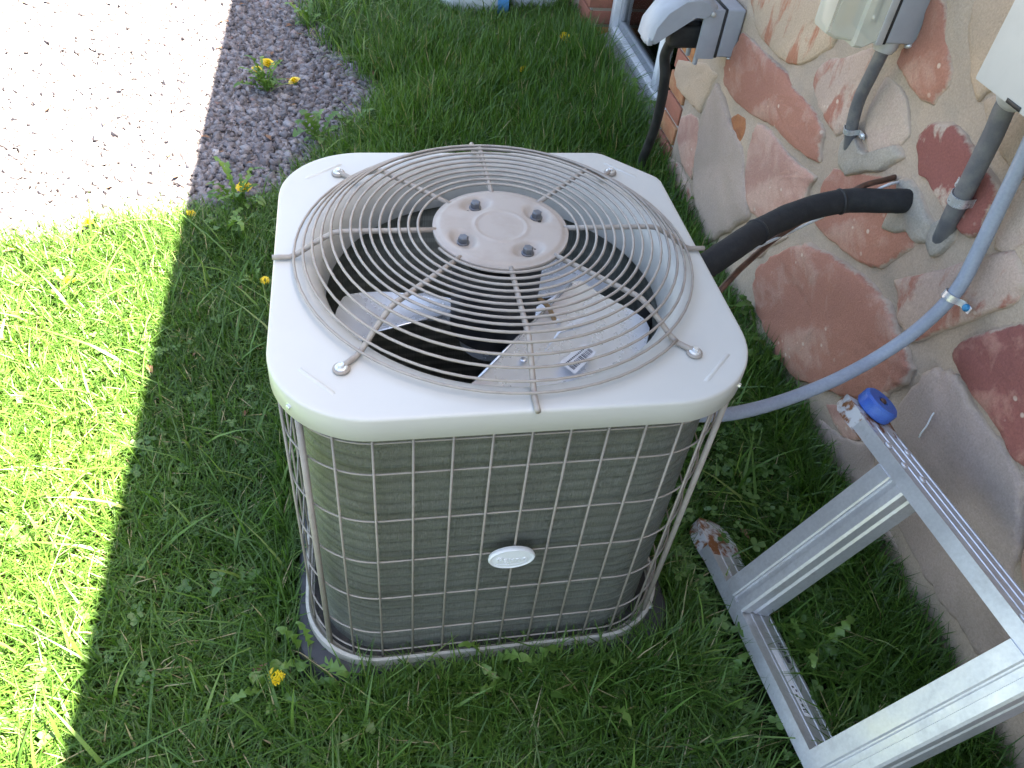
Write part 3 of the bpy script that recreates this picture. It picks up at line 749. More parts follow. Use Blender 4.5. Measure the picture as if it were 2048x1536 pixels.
unit = empty('air_conditioner', (cx, cy, PZ), 'pale grey square air conditioner condenser with round fan grille on black pad', 'air conditioner')
HX, HY = .344, .334                       # half size of the top cover
# base pan
pan = rrect(.350, .328, .14, (cx, cy), 14, .09)
mk('base_pan', *loft([[(x, y, PZ) for x, y in pan], [(x, y, PZ + .021) for x, y in pan], [(cx + (x - cx) * .985, cy + (y - cy) * .985, PZ + .0225) for x, y in pan],
     [(cx + (x - cx) * .97, cy + (y - cy) * .97, PZ + .016) for x, y in pan], [(cx + (x - cx) * .97, cy + (y - cy) * .97, PZ + .008) for x, y in pan]], False, True), M['basepan'], unit, sharp=50)
mk('pan_floor', *loft([[(cx + (x - cx) * .955, cy + (y - cy) * .955, PZ + .0095) for x, y in pan]], False, True), worn('dark_pan_floor', (.03, .028, .026), (.10, .085, .07), .9, 0, 30, .5, .7), unit, smooth=False)  # dark sheet added over the inner floor so the pan's inside looks dark
# coil: finned wall with the tube rows showing as ripples
co = resample(rrect(.317, .300, .128, (cx, cy), 16, .09), 200); rings = []
zz = np.arange(PZ + .0105, .708, .0032)
for z in zz:
    w = .0010 * math.sin(2 * math.pi * z / .0254)
    rings.append([(cx + (x - cx) * (1 + w / .3), cy + (y - cy) * (1 + w / .3), z) for x, y in co])
ci = [[(cx + (x - cx) * .955, cy + (y - cy) * .955, z) for x, y in co] for z in (.707, PZ + .0105)]
coil = mk('coil', *loft(rings + ci), M['coil'], unit)
# wire guard
gp = rrect(.338, .312, .138, (cx, cy), 16, .09)
rows = [.700, .682 - .002, .614, .503, .393, .283, .168, .100]
loop = [Vector((x, y, 0)) for x, y in gp]
ring_me = None
for z in rows[1:]:
    if ring_me is None: ring_me = mesh('guard_wire', *tube([p - Vector((cx, cy, 0)) for p in loop], .0016, 6, True), M['wire'])
    link('horizontal_wire', ring_me, unit, (cx, cy, z))
vert_me = mesh('guard_wire', *tube([(0, 0, 0), (0, 0, .7 - PZ - .015)], .0020, 6), M['wire'])
go = rrect(.338 + .0034, .312 + .0034, .140, (cx, cy), 16, .09)
per = resample(go, 4000)
# start so that the front wires fall at x = 0 + k * .0545
fr = [i for i, p in enumerate(per) if abs(p[1] - min(q[1] for q in per)) < 1e-4]
i0 = min(fr, key=lambda i: abs(per[i][0] - .217)); plen = sum(math.dist(per[i], per[i - 1]) for i in range(4000)); nv = round(plen / .0548)
for k in range(nv):
    p = per[(i0 + round(4000 * k / nv)) % 4000]; link('vertical_wire', vert_me, unit, (p[0], p[1], PZ + .012))
post_me = mesh('corner_post', *tube([(0, 0, 0), (0, 0, .70 - PZ - .02)], .005, 10), M['wire'])
for sx, sy in ((-1, -1), (1, -1), (-1, 1)):
    link('corner_post', post_me, unit, (cx + sx * (.338 - .034), cy + sy * (.312 - .034), PZ + .02))
# top cover
NA = 192
dense = resample(rrect(HX, HY, .142, (0, 0), 24, .095), 3000)
ang = np.array([math.atan2(b, a) for a, b in dense]); rad = np.array([math.hypot(a, b) for a, b in dense]); od = np.argsort(ang)
A = np.linspace(-math.pi, math.pi, NA, endpoint=False); RO = np.interp(A, ang[od], rad[od], period=2 * math.pi)
FCX, FCY = .212, 1.029                    # middle of the fan
TOPZ = .750
def cov_ring(off, z): return [(cx + (r + off) * math.cos(a), cy + (r + off) * math.sin(a), z) for r, a in zip(RO, A)]
def fan_ring(r, z): return [(FCX + r * math.cos(a), FCY + r * math.sin(a), z) for a in A]
cov = [cov_ring(-.004, .7095), cov_ring(-.001, .7090), cov_ring(0, .710), cov_ring(-.0004, .7455), cov_ring(-.0012, .7480), cov_ring(-.0026, .7494), cov_ring(-.0045, TOPZ), cov_ring(-.012, TOPZ)]
mid = [[(a[0] * .5 + b[0] * .5, a[1] * .5 + b[1] * .5, TOPZ) for a, b in zip(cov_ring(-.012, TOPZ), fan_ring(.312, TOPZ))]]
cov += mid + [fan_ring(.312, TOPZ), fan_ring(.305, .7498), fan_ring(.296, .7478), fan_ring(.287, .742), fan_ring(.280, .733), fan_ring(.276, .722), fan_ring(.2745, .70), fan_ring(.274, .672), fan_ring(.276, .669)]
cover = mk('top_cover', *loft(cov), M['cover'], unit, sharp=60)
# pressed ribs on the cover's corners
for p, q in (((598, 738), (668, 788)), ((1456, 708), (1412, 762)), ((1208, 326), (1272, 354)), ((612, 357), (682, 328))):
    a, b = Vector(atz(*p, TOPZ)), Vector(atz(*q, TOPZ)); d = (b - a).normalized(); s = d.cross(Vector((0, 0, 1))); V = []
    prof = [(-.004, -.001), (-.002, .0016), (.002, .0016), (.004, -.001)]
    for c_, tp in ((a - d * .003, 0), (a + d * .003, 1), (b - d * .003, 1), (b + d * .003, 0)):
        for u, h in prof: V.append(c_ + s * u + Vector((0, 0, h * tp - (.001 if not tp else 0))))
    mk('pressed_rib', *loft([V[i * 4:i * 4 + 4] for i in range(4)], closed=False), M['cover'], cover)
# screws
def hexring(r, z): return [(r * math.cos(R(60 * k + 10)), r * math.sin(R(60 * k + 10)), z) for k in range(6)]
screw_v = merge(lathe([(.0085, 0), (.0085, .0014), (.0075, .0022), (.0056, .0026)], 20), loft([hexring(.0048, .0024), hexring(.0048, .0062), hexring(.0040, .0069)], True, True))
screw_me = mesh('screw', *screw_v, M['zinc']); screw_me.set_sharp_from_angle(angle=R(35))
small_me = mesh('screw', *[[tuple(c * .75 for c in p) for p in screw_v[0]], screw_v[1]], M['zinc']); small_me.set_sharp_from_angle(angle=R(35))
for a, b, y_ in ((588, 806, None), (1478, 770, None)):
    p = Vector(atz(a, b, .728)); d = Vector((p.x - cx, p.y - cy, 0)); th = math.atan2(d.y, d.x); rr = float(np.interp(th, A, RO, period=2 * math.pi)) - .002
    d.normalize(); o = link('screw', small_me, cover, (cx + d.x * rr, cy + d.y * rr, .728)); o.rotation_euler = d.to_track_quat('Z', 'Y').to_euler()
o = link('screw', small_me, cover, (cx + .01, cy + HY - .001, .728)); o.rotation_euler = Vector((0, 1, 0)).to_track_quat('Z', 'Y').to_euler()
for a, b in ((-.1, -.33), (-.29, .0), (.3, -.19)):
    d = Vector((a, b, 0)).normalized()
for p in ((658, 1277), (1300, 1212)):
    q = Vector(atz(*p, PZ + .013)); d = Vector((q.x - cx, q.y - cy, 0)); d.normalize(); o = link('screw', small_me, unit, q + d * .001); o.rotation_euler = d.to_track_quat('Z', 'Y').to_euler()

# fan guard: one spiral wire on eight bent spokes
guard = link('fan_grille', mesh('spiral_wire', [], [], M['wire']), unit, (FCX, FCY, TOPZ))
def dome(r): return float(np.interp(r, [0, .24, .255, .285, .31, .322, .36], [.050, .050, .048, .029, .010, .0055, .0055]))
turns = 14.3; m = 64; sp = []
for k in range(int(turns * m) + 1):
    t = k / m; r = .1145 + (.3205 - .1145) * (t / turns); a = R(208) + 2 * math.pi * t
    sp.append((r * math.cos(a), r * math.sin(a), dome(r) + .0045))
guard.data = mesh('spiral_wire', *tube(sp, .0022, 6), M['wire'])
spr = [.100, .15, .20, .24, .252, .266, .285, .30, .312, .322, .334, .347]
spoke_me = mesh('spoke', *tube([(r, 0, dome(r)) for r in spr], .0042, 10), M['wire'])
for k in range(8):
    o = link('spoke', spoke_me, guard, (FCX, FCY, TOPZ), (0, 0, R(45 * k)))
    if k % 2:
        c_, s_ = math.cos(R(45 * k)), math.sin(R(45 * k))
        ey = mk('eyelet', *lathe([(.0, .001), (.0112, .001), (.012, .003), (.0112, .005), (.0, .005)], 20, (FCX + .350 * c_, FCY + .350 * s_, TOPZ)), M['wire'], guard)
        link('screw', screw_me, guard, (FCX + .350 * c_, FCY + .350 * s_, TOPZ + .005), (0, 0, k * .7))
# hub plate with pressed ring and four bolt wells
NB = 96; HZ = TOPZ + .056
bolts = [(.070 * math.cos(R(a)), .070 * math.sin(R(a))) for a in (27, 117, 207, 297)]
rr = [.0, .012, .024, .034, .037, .0395, .042, .0445, .048] + list(np.linspace(.052, .094, 15)) + [.096, .0985, .1015, .104, .1055, .1055, .102]
V = []; F = []
def hub_h(x, y, r):
    h = .0015 * math.exp(-((r - .0405) / .0022) ** 2)
    if r > .095: h -= .0035 * min(1, (r - .095) / .006)
    w = 0
    for bx_, by_ in bolts:
        ax_, ay_ = bx_ / .07, by_ / .07
        u = (x - bx_) * ax_ + (y - by_) * ay_; v = -(x - bx_) * ay_ + (y - by_) * ax_
        q = math.hypot(u / .017, v / .024); w = max(w, 1 / (1 + math.exp((q - .9) * 11)))
    return h - .0080 * w
for i, r in enumerate(rr):
    for j in range(NB):
        a = 2 * math.pi * j / NB; x, y = r * math.cos(a), r * math.sin(a)
        h = hub_h(x, y, r) if i < len(rr) - 2 else (-.010 if i == len(rr) - 2 else -.011)
        V.append((FCX + x, FCY + y, HZ + h))
for i in range(len(rr) - 1):
    for j in range(NB): F.append((i * NB + j, (i + 1) * NB + j, (i + 1) * NB + (j + 1) % NB, i * NB + (j + 1) % NB))
hub = mk('motor_plate', V, F, M['hubplate'], unit)
bolt_me = mesh('bolt', *merge(lathe([(.0098, 0), (.0098, .002), (.0088, .0025)], 18), loft([hexring(.0080, .002), hexring(.0080, .0105), hexring(.0064, .0120)], True, True)), M['bolt'])
bolt_me.set_sharp_from_angle(angle=R(35))
hole_me = mesh('drain_hole', *lathe([(.003, 0), (.003, .0008), (.001, .001)], 10), M['dark'])
for k, (bx_, by_) in enumerate(bolts):
    link('bolt', bolt_me, hub, (FCX + bx_, FCY + by_, HZ - .0081), (0, 0, k))
    t = math.atan2(by_, bx_) + (.2 if k in (1, 3) else -.2); link('drain_hole', hole_me, hub, (FCX + .069 * math.cos(t + .05), FCY + .069 * math.sin(t + .05), HZ - .0079))
# motor, fan hub and blades
mk('motor', *lathe([(.0, .60), (.066, .60), (.072, .606), (.072, .745), (.066, .757), (.0, .757)], 40, (FCX, FCY, 0)), M['motor'], unit, sharp=40)
mk('motor_neck', *lathe([(.03, .757), (.03, .7935)], 20, (FCX, FCY, 0)), M['motor'], unit)
mk('motor_lead', *tube(spline([(FCX + .068, FCY - .02, .68), (FCX + .09, FCY - .035, .66), (FCX + .10, FCY - .06, .62), (FCX + .07, FCY - .08, .58)]), .004, 6), M['orange'], unit)
fan = mk('fan', *lathe([(.0, .565), (.05, .565), (.055, .57), (.055, .592), (.05, .597), (0, .597)], 30, (FCX, FCY, 0)), M['blade'], unit, sharp=40)
def blade_from(poly, name='blade'):
    P = []
    for a, b, z in poly:
        p = Vector(atz(a, b, z)); d = Vector((p.x - FCX, p.y - FCY, 0))
        if d.length > .264: d *= .264 / d.length
        P.append(Vector((FCX + d.x, FCY + d.y, z)))
    P = spline(P, 3, True); c_ = sum(P, Vector()) / len(P); n_ = len(P); V = []; F = []
    for lay in (0, -.0016):
        for s in (1, .96, .8, .5):
            for p in P: q = c_.lerp(p, s); V.append((q.x, q.y, q.z + lay - .012 * (1 - s * s)))
        V.append((c_.x, c_.y, c_.z + lay - .012))
    k = 4 * n_ + 1
    for l in (0, 1):
        o = l * k
        for i in range(3):
            for j in range(n_):
                q = (o + i * n_ + j, o + i * n_ + (j + 1) % n_, o + (i + 1) * n_ + (j + 1) % n_, o + (i + 1) * n_ + j); F.append(q if l else q[::-1])
        for j in range(n_): F.append((o + 3 * n_ + j, o + 3 * n_ + (j + 1) % n_, o + 4 * n_)[::1 if l else -1])
    for j in range(n_): F.append((j, (j + 1) % n_, k + (j + 1) % n_, k + j))
    return mk(name, V, F, M['blade'], fan, sharp=50), P
br, PR = blade_from([(885, 815, .640), (965, 750, .648), (1055, 655, .656), (1145, 563, .662), (1200, 588, .650), (1300, 640, .632), (1335, 700, .622), (1290, 780, .615), (1150, 840, .618), (980, 860, .63)])
bl, PL = blade_from([(640, 640, .612), (662, 608, .608), (700, 588, .604), (790, 584, .606), (880, 600, .612), (926, 622, .632), (840, 642, .640), (740, 668, .648), (690, 720, .640), (640, 700, .625)])
# third blade, mostly hidden behind the motor plate
th = R(95)
def polar(a, r, z): 
    q = Vector((FCX + r * math.cos(R(a)), FCY + r * math.sin(R(a)), z)); x_, y_, _ = proj(q[:]); return (float(x_), float(y_), z)
blade_from([polar(50, .09, .60), polar(28, .17, .60), polar(22, .262, .605), (polar(45, .262, .595)), polar(66, .262, .58), polar(80, .18, .57), polar(90, .09, .575)])
def strip_edge(pts, name, mat, r=.0016): mk(name, *tube([Vector(atz(*p)) for p in pts], r, 6), mat, fan)
strip_edge([(955, 758, .651), (1055, 655, .6585), (1143, 567, .6635)], 'rolled_edge', M['bladeedge'], .0026)
strip_edge([(740, 667, .650), (840, 641, .642), (924, 622, .634)], 'rolled_edge', M['bladeedge'], .0018)
# spider arms and rivets
def plate(poly, name, mat, parent, dz):
    P = [Vector(atz(*p)) for p in poly]; n_ = len(P); V = P + [p - Vector((0, 0, dz)) for p in P]
    F = [tuple(range(n_))[::-1], tuple(range(n_, 2 * n_))] + [(j, (j + 1) % n_, n_ + (j + 1) % n_, n_ + j) for j in range(n_)]
    return mk(name, V, F, mat, parent, smooth=False)
plate([(1030, 640, .628), (1160, 560, .640), (1215, 612, .642), (1222, 622, .641), (1212, 632, .640), (1120, 665, .640), (1060, 740, .632), (1020, 720, .625)], 'spider_arm', M['blade'], fan, .001)
plate([(760, 600, .600), (850, 585, .596), (960, 610, .600), (1010, 660, .604), (960, 680, .606), (880, 640, .606), (800, 640, .605)], 'spider_arm', M['blade'], fan, .002)
rv = mesh('rivet', *lathe([(.006, 0), (.0055, .002), (.003, .003), (0, .003)], 16), M['bladeedge'])
for p in ((1118, 642, .6465), (1047, 720, .6435)): link('rivet', rv, fan, atz(*p))
lab = plate([(1118, 724, .6395), (1170, 686, .6425), (1194, 704, .6395), (1150, 748, .636)], 'label', M['paper'], fan, .0004)
la, lb, lc, ld = [Vector(atz(*p)) + Vector((0, 0, .0006)) for p in ((1118, 724, .6395), (1170, 686, .6425), (1194, 704, .6395), (1150, 748, .636))]
def lerp2(u, v): return (la.lerp(lb, u)).lerp(ld.lerp(lc, u), v)
V = []; F = []
u = .08
while u < .92:
    w = random.choice((.012, .02, .032)); k = len(V); V += [lerp2(u, .45), lerp2(u + w, .45), lerp2(u + w, .82), lerp2(u, .82)]; F.append((k, k + 1, k + 2, k + 3)); u += w + random.choice((.015, .025, .035))
for u in np.arange(.1, .8, .06):
    k = len(V); V += [lerp2(u, .24), lerp2(u + .038, .24), lerp2(u + .038, .34), lerp2(u, .34)]; F.append((k, k + 1, k + 2, k + 3))
mk('barcode', V, F, M['ink'], lab, smooth=False)

# oval badge with raised name
bc = Vector((.2122, cy - .312 - .012, .395)); bu = Vector((1, 0, 0)); bn = Vector((0, -1, 0)); bw = Vector((0, 0, 1))
def oval(s, d): return [bc + bu * (.0385 * s * math.cos(R(k * 7.5))) + bw * (.0262 * s * math.sin(R(k * 7.5))) + bn * d for k in range(48)]
badge = mk('badge', *loft([oval(.96, -.004), oval(1, 0), oval(1, .003), oval(.95, .0052), oval(.89, .0050), oval(.86, .0040), oval(.4, .0046)], True, True), M['badge'], unit, sharp=40)
fc = bpy.data.curves.new('lettering', 'FONT'); fc.body = 'Payne'; fc.size = .0205; fc.align_x = 'CENTER'; fc.align_y = 'CENTER'; fc.extrude = .0009; fc.space_character = 1.08
tmp = bpy.data.objects.new('lettering', fc); COL.objects.link(tmp)
bpy.context.view_layer.update()
tm = bpy.data.meshes.new_from_object(tmp.evaluated_get(bpy.context.evaluated_depsgraph_get())); bpy.data.objects.remove(tmp)
tm.materials.clear(); tm.materials.append(M['badge'])
link('lettering', tm, badge, bc + bn * .0052 - Vector((0, 0, .001)), (R(90), 0, 0))
mk('underline', *tube([bc + bu * (.026 * t) + bw * (-.0145 + .003 * t * t) + bn * .0048 for t in np.linspace(-1, 1, 12)], .0007, 6), M['badge'], badge)

# ------------------------------------------------------------------ pipes, cables and boxes on the wall
def pipe(name, pts, r, mat, label, cat, n=14, m=8, group=None, extra=None, parent=None):
    P = spline([Vector(atx(*p)) if len(p) == 3 and p[0] > 20 else Vector(p) for p in pts], m)
    o = mk(name, *tube(P, r, n), mat, loc=P[0])
    tag(o, label, cat, group); return o, P
def band(parent, P, i, r, w, mat, name, n=18):
    a = P[i]; ax = (P[min(i + 1, len(P) - 1)] - P[i - 1]).normalized(); fr_ = frame_of(ax)
    return mk(name, *lathe([(r * .8, -w / 2), (r, -w / 2), (r + .0015, 0), (r, w / 2), (r * .8, w / 2)], n, a, fr_), mat, parent, sharp=50)
M['patch'] = stone_mat('grey_patch_mortar', (.36, .315, .265), (.30, .27, .235), .42, .62, 14, specks=False)
def patch(px, parent, name, seed):
    return stone([tuple(atx(a, b, XW - .004)[1:]) for a, b in px], None, .017, seed, M['patch'], parent, name)
line, LP = pipe('refrigerant_line', [(1845, 402, 1.16), (1822, 402, 1.10), (1770, 402, 1.045), (1690, 402, .97), (1610, 420, .88), (1530, 455, .78), (1460, 500, .68), (.57, 1.10, .62), (.50, 1.06, .56)], [.0245 * (1 + .05 * mnoise.noise((k * .35, 2., 0)) + .025 * mnoise.noise((k * 1.1, 7., 0))) for k in range(65)], M['foam'],
                'thick black foam insulated refrigerant line running from wall to condenser', 'pipe', 18)
for i in (25, 42): band(line, LP, i, .0256, .006, M['rubber'], 'cable_tie')
patch(z4([(1420, 900), (1480, 915), (1530, 980), (1560, 1060), (1600, 1130), (1580, 1230), (1520, 1240), (1470, 1180), (1400, 1190), (1330, 1160), (1360, 1090), (1400, 1000)]), line, 'sealant', 3.)
pipe('copper_pipe', [(1806, 350, 1.12), (1770, 360, 1.07), (1722, 374, 1.0), (1640, 420, .93), (1560, 470, .85), (1500, 520, .77), (1450, 570, .68), (.545, 1.08, .42)], .0062, M['copper'], 'thin tarnished copper pipe under the black insulated line', 'pipe', 10)
pipe('thin_wire', [(1810, 362, 1.11), (1770, 372, 1.05), (1690, 412, .99), (1600, 455, .90), (1525, 490, .80), (1470, 515, .72), (1420, 535, .64), (.54, 1.04, .60)], .0028, M['whitewire'], 'thin white control wire hanging below the black line', 'wire', 8)
hose, HP = pipe('blue_grey_conduit', [(2110, 170, 1.075), (2048, 312, 1.070), (2000, 412, 1.070), (1955, 505, 1.068), (1912, 583, 1.060), (1840, 655, 1.03), (1760, 711, .98), (1680, 755, .90), (1600, 789, .82), (1520, 815, .72), (1440, 830, .62), (.53, .90, .49)], .0128, M['lfnc'],
                'blue grey flexible conduit curving down the wall into the condenser', 'conduit', 16)
def strap(parent, P, i, r, side, mat=M['zinc'], screw=M['zinc'], w=.013):
    """one-hole strap: half ring over the pipe with a tab and a screw on the wall"""
    a = P[i]; ax = (P[min(i + 1, len(P) - 1)] - P[i - 1]).normalized(); nx = Vector((-1, 0, 0)); nx = (nx - ax * nx.dot(ax)).normalized(); s = ax.cross(nx) * side
    prof = [a - s * (r + .002) - nx * r * .9] + [a + s * ((r + .002) * math.cos(t)) + nx * ((r + .002) * math.sin(t)) for t in np.linspace(math.pi, 0, 14)]
    prof += [a + s * (r + .003) - nx * r * .5, a + s * (r + .007) - nx * r * .85, a + s * (r + .028) - nx * r * .9]
    V = []
    for p in prof:
        d = .0012
        V += [p - ax * w / 2, p + ax * w / 2]
    k = len(prof); V2 = V + [v + nx * .0018 for v in V]; F = []
    for i_ in range(k - 1):
        F.append((2 * i_, 2 * i_ + 1, 2 * i_ + 3, 2 * i_ + 2)); o_ = 2 * k; F.append((o_ + 2 * i_, o_ + 2 * i_ + 2, o_ + 2 * i_ + 3, o_ + 2 * i_ + 1))
        F.append((2 * i_, 2 * i_ + 2, o_ + 2 * i_ + 2, o_ + 2 * i_)); F.append((2 * i_ + 1, o_ + 2 * i_ + 1, o_ + 2 * i_ + 3, 2 * i_ + 3))
    st = mk('strap', V2, F, mat, parent, smooth=True, sharp=35)
    c_ = a + s * (r + .018) - nx * r * .85; mk('screw', *lathe([(.0075, 0), (.0075, .003), (.0055, .006), (.002, .0065)], 12, c_, frame_of(nx)), screw, parent, sharp=40)
strap(hose, HP, 33, .0138, -1, M['zinc'], M['bluescrew'])

# outlet box with open bubble cover and black cord
ob = empty('outlet_box', (1.09, 2.24, .58), 'grey weatherproof outlet box with raised cover beside the basement window', 'outlet box')
oy0, oy1, oz0, oz1 = 2.195, 2.30, .59, .725
mk('box_body', *bbox((1.043, oy0, oz0), (1.098, oy1, oz1), .006, 3), M['boxgrey'], ob, sharp=40)
mk('gasket', *bbox((1.037, oy0 - .001, oz0 - .001), (1.0435, oy1 + .001, oz1 + .001), .001, 1), M['rubber'], ob)
mk('cover_base', *merge(bbox((.978, oy0 + .001, oz0 - .006), (1.0365, oy0 + .010, oz1 - .002), .003), bbox((.978, oy1 - .010, oz0 - .006), (1.0365, oy1 - .001, oz1 - .002), .003), bbox((1.025, oy0 + .0105, oz0), (1.0363, oy1 - .0105, oz1 - .004), .002), bbox((.978, oy0 + .0105, oz1 - .016), (1.0245, oy1 - .0105, oz1 - .003), .003)), M['boxgrey'], ob, sharp=40)
# raised lid: side outline swept across the box with a domed top
so = [(1.005, .722), (.985, .742), (.955, .752), (.915, .745), (.868, .712), (.838, .668), (.832, .632), (.846, .622), (.880, .648), (.955, .702), (.985, .700)]
V = []; F = []; n_ = len(so); ys = [(oy0 - .004, .0, 0.), (oy0 - .002, .92, .3), (oy0 + .012, 1., 1.), (oy0 + .052, 1., 1.18), (oy1 - .012, 1., 1.), (oy1 + .002, .92, .3), (oy1 + .004, 0, 0)]
lid = []
for yy, s, d in ((oy0 - .004, .93, 0), (oy0 + .002, 1.0, .004), (oy0 + .016, 1.0, .012), (oy1 - .016, 1., .012), (oy1 - .002, 1., .004), (oy1 + .004, .93, 0)):
    cxx, czz = .92, .69
    ring = []
    for q, (a, b) in enumerate(so):
        k_ = d if q < 7 else 0
        nx_, nz_ = (a - cxx), (b - czz); l_ = math.hypot(nx_, nz_)
        ring.append((cxx + nx_ * s + k_ * nx_ / l_, yy, czz + nz_ * s + k_ * nz_ / l_))
    lid.append(ring)
lido = mk('lid', *loft(lid, True, True), M['boxgrey'], ob, sharp=30)
mk('hinge_pin', *lathe([(.007, 0), (.007, .003), (.004, .005)], 14, (1.0, oy0 - .004, .712), frame_of((0, -1, 0))), M['boxlight'], lido)
mk('latch', *merge(bbox((.828, oy0 + .03, .612), (.845, oy1 - .03, .634), .003), bbox((.826, oy0, .618), (.842, oy0 + .02, .640), .003)), M['boxgrey'], lido)
mk('receptacle', *bbox((1.008, oy0 + .02, .62), (1.0248, oy1 - .02, .70), .004), M['rubber'], ob)
for yy in (oy0 + .02, oy1 - .02): mk('foot_tab', *bbox((.985, yy - .008, .560), (.996, yy + .008, .588), .004), M['boxgrey'], ob)
mk('plug', *bbox((.905, 2.225, .60), (1.008, 2.275, .665), .012, 3), M['rubber'], ob)
for yy, zz_ in ((oy0 - .002, oz0 - .004), (oy1, oz0 - .004)): mk('screw', *lathe([(.006, 0), (.006, .004), (.003, .005)], 12, (1.085, yy + .006, oz0 - .001), frame_of((0, 0, -1))), M['zinc'], ob)
pipe('black_cord', [(.955, 2.25, .64), (.925, 2.25, .62), (1330, 110, .925), (1330, 150, .94), (1323, 200, .955), (1308, 260, .97), (1283, 325, .98), (.985, 2.46, .0)], [.016] * 57, M['rubber'], 'thick black cord hanging from the outlet box into the grass', 'cord', 12)

# clear-covered outlet higher on the wall with grey conduit
cb = empty('covered_outlet', (1.09, 1.50, .93), 'grey outlet box under a smoky clear bubble cover above the refrigerant line', 'outlet box')
dy0, dy1, dz0, dz1 = 1.445, 1.545, .935, 1.10
mk('box_body', *bbox((1.032, dy0, dz0), (1.098, dy1, dz1), .005, 3), M['boxgrey'], cb, sharp=40)
mk('gasket', *bbox((1.0265, dy0 - .001, dz0 - .001), (1.0325, dy1 + .001, dz1 + .001), .001, 1), M['rubber'], cb)
mk('back_frame', *bbox((1.010, dy0 - .002, dz0 - .003), (1.0262, dy1 + .002, dz1 + .003), .003), M['fitting'], cb, sharp=40)
def shell(rings, t): return loft(rings, False, True)
cl = []
for xx, g_, lz in ((1.0095, 0, 0), (.985, .0, 0.), (.968, -.001, .002), (.965, -.010, .010), (.930, -.012, .013), (.912, -.020, .02), (.906, -.032, .034)):
    y_a, y_b, z_a, z_b = dy0 - g_, dy1 + g_, dz0 + lz - .012 * (xx < 1.0), dz1 - lz
    cl.append([(xx, a, b) for a, b in [(y_a + .006, z_a), (y_b - .006, z_a), (y_b, z_a + .006), (y_b, z_b - .006), (y_b - .006, z_b), (y_a + .006, z_b), (y_a, z_b - .006), (y_a, z_a + .006)]])
mk('clear_cover', *loft(cl, False, True), M['clear'], cb, sharp=35)
mk('receptacle', *bbox((.998, dy0 + .025, dz0 + .03), (1.0098, dy1 - .025, dz1 - .03), .003), M['boxlight'], cb)
for zz_ in (.98, 1.03, 1.075): mk('cover_screw', *lathe([(.005, 0), (.005, .004), (.002, .005)], 12, (.996, dy0 + .012, zz_), frame_of((-1, 0, 0))), M['zinc'], cb)
mk('screw', *lathe([(.008, 0), (.008, .006), (.004, .008)], 12, (1.090, dy0 + .008, dz0 - .002), frame_of((0, -.6, -1))), M['zinc'], cb)
g1, GP = pipe('grey_conduit', [(1.058, 1.475, .945), (1764, 105, 1.052), (1743, 148, 1.055), (1718, 200, 1.065), (1704, 252, 1.078), (1699, 300, 1.10), (1698, 320, 1.125)], .0135, M['conduit'],
              'grey plastic conduit from the clear covered outlet into mortar', 'conduit', 14, group=None)
mk('fitting', *lathe([(.016, -.012), (.024, -.010), (.024, .012), (.019, .022), (.014, .022)], 18, GP[3], frame_of(GP[8] - GP[0])), M['fitting'], g1, sharp=40)
strap(g1, GP, 33, .0135, -1)
patch(z4([(1140, 690), (1200, 690), (1240, 760), (1330, 790), (1420, 730), (1440, 800), (1340, 870), (1240, 880), (1140, 900), (1100, 830), (1110, 750)]), g1, 'mortar_patch', 5.)

# light grey disconnect at the right with a darker conduit
rb = empty('disconnect_box', (1.09, 1.0, .98), 'pale grey steel disconnect box mounted above the blue grey conduit', 'electrical box')
rx, ry0, ry1, rz0, rz1 = .985, .90, 1.105, 1.012, 1.30
mk('enclosure', *bbox((rx, ry0, rz0), (1.098, ry1, rz1), .004, 2), M['boxlight'], rb, sharp=40)
mk('lid', *bbox((rx - .012, ry0 - .004, rz0 + .004), (rx - .0005, ry1 + .004, rz1), .004, 2), M['boxlight'], rb, sharp=40)
p_ = Vector(atx(2025, 203, rx - .0125)); mk('slot', *bbox((rx - .0135, p_.y - .022, rz0 + .006), (rx - .0122, p_.y + .012, rz0 + .013), .0004, 1), M['dark'], rb)
g2, G2 = pipe('dark_grey_conduit', [(1.045, 1.075, 1.025), (2016, 205, 1.045), (1985, 272, 1.055), (1942, 358, 1.065), (1905, 430, 1.078), (1880, 485, 1.10), (1868, 510, 1.125)], .0172, M['conduit'],
              'dark grey conduit from the pale disconnect box into mortar', 'conduit', 14)
mk('fitting', *lathe([(.02, -.012), (.028, -.010), (.028, .012), (.022, .022), (.018, .022)], 18, G2[4], frame_of(G2[9] - G2[1])), M['fitting'], g2, sharp=40)
strap(g2, G2, 28, .0172, 1, w=.02)
patch(z4([(1600, 1130), (1660, 1100), (1710, 1160), (1700, 1220), (1640, 1290), (1590, 1310), (1560, 1240)]), g2, 'mortar_patch', 8.)

# ------------------------------------------------------------------ aluminium ladder leaning on its side against the wall
lad = empty('ladder', (.70, .6, .02), 'aluminium step ladder lying on its side against the stone wall', 'ladder')
L0 = Vector((.688, 0, .056)); L1 = Vector((.886, 0, .446)); la_ = (L1 - L0).normalized(); ln = Vector((-la_.z, 0, la_.x))    # along a step, out of the ladder
dirl = Vector((.030, -.52, .030)).normalized()      # along the rails, towards the ladder's top
def lp(base, s, a, n_): return base + dirl * s + la_ * a + ln * n_
def extr(base, prof, s0, s1, name, mat, parent=lad, ax='rail', smooth=False):
    n_ = len(prof)
    rings = [[lp(base, s, a, q) for a, q in prof] for s in (s0, s1)]
    return mk(name, *loft(rings, True, True), mat, parent, smooth=smooth)
rail = [(0, 0), (.028, 0), (.028, -.004), (.0262, -.005), (.0262, -.028), (.028, -.029), (.028, -.032), (.0262, -.033), (.0262, -.057), (.028, -.058), (.028, -.061), (.0262, -.062), (.0262, -.083), (.028, -.084), (.028, -.090), (0, -.090)]
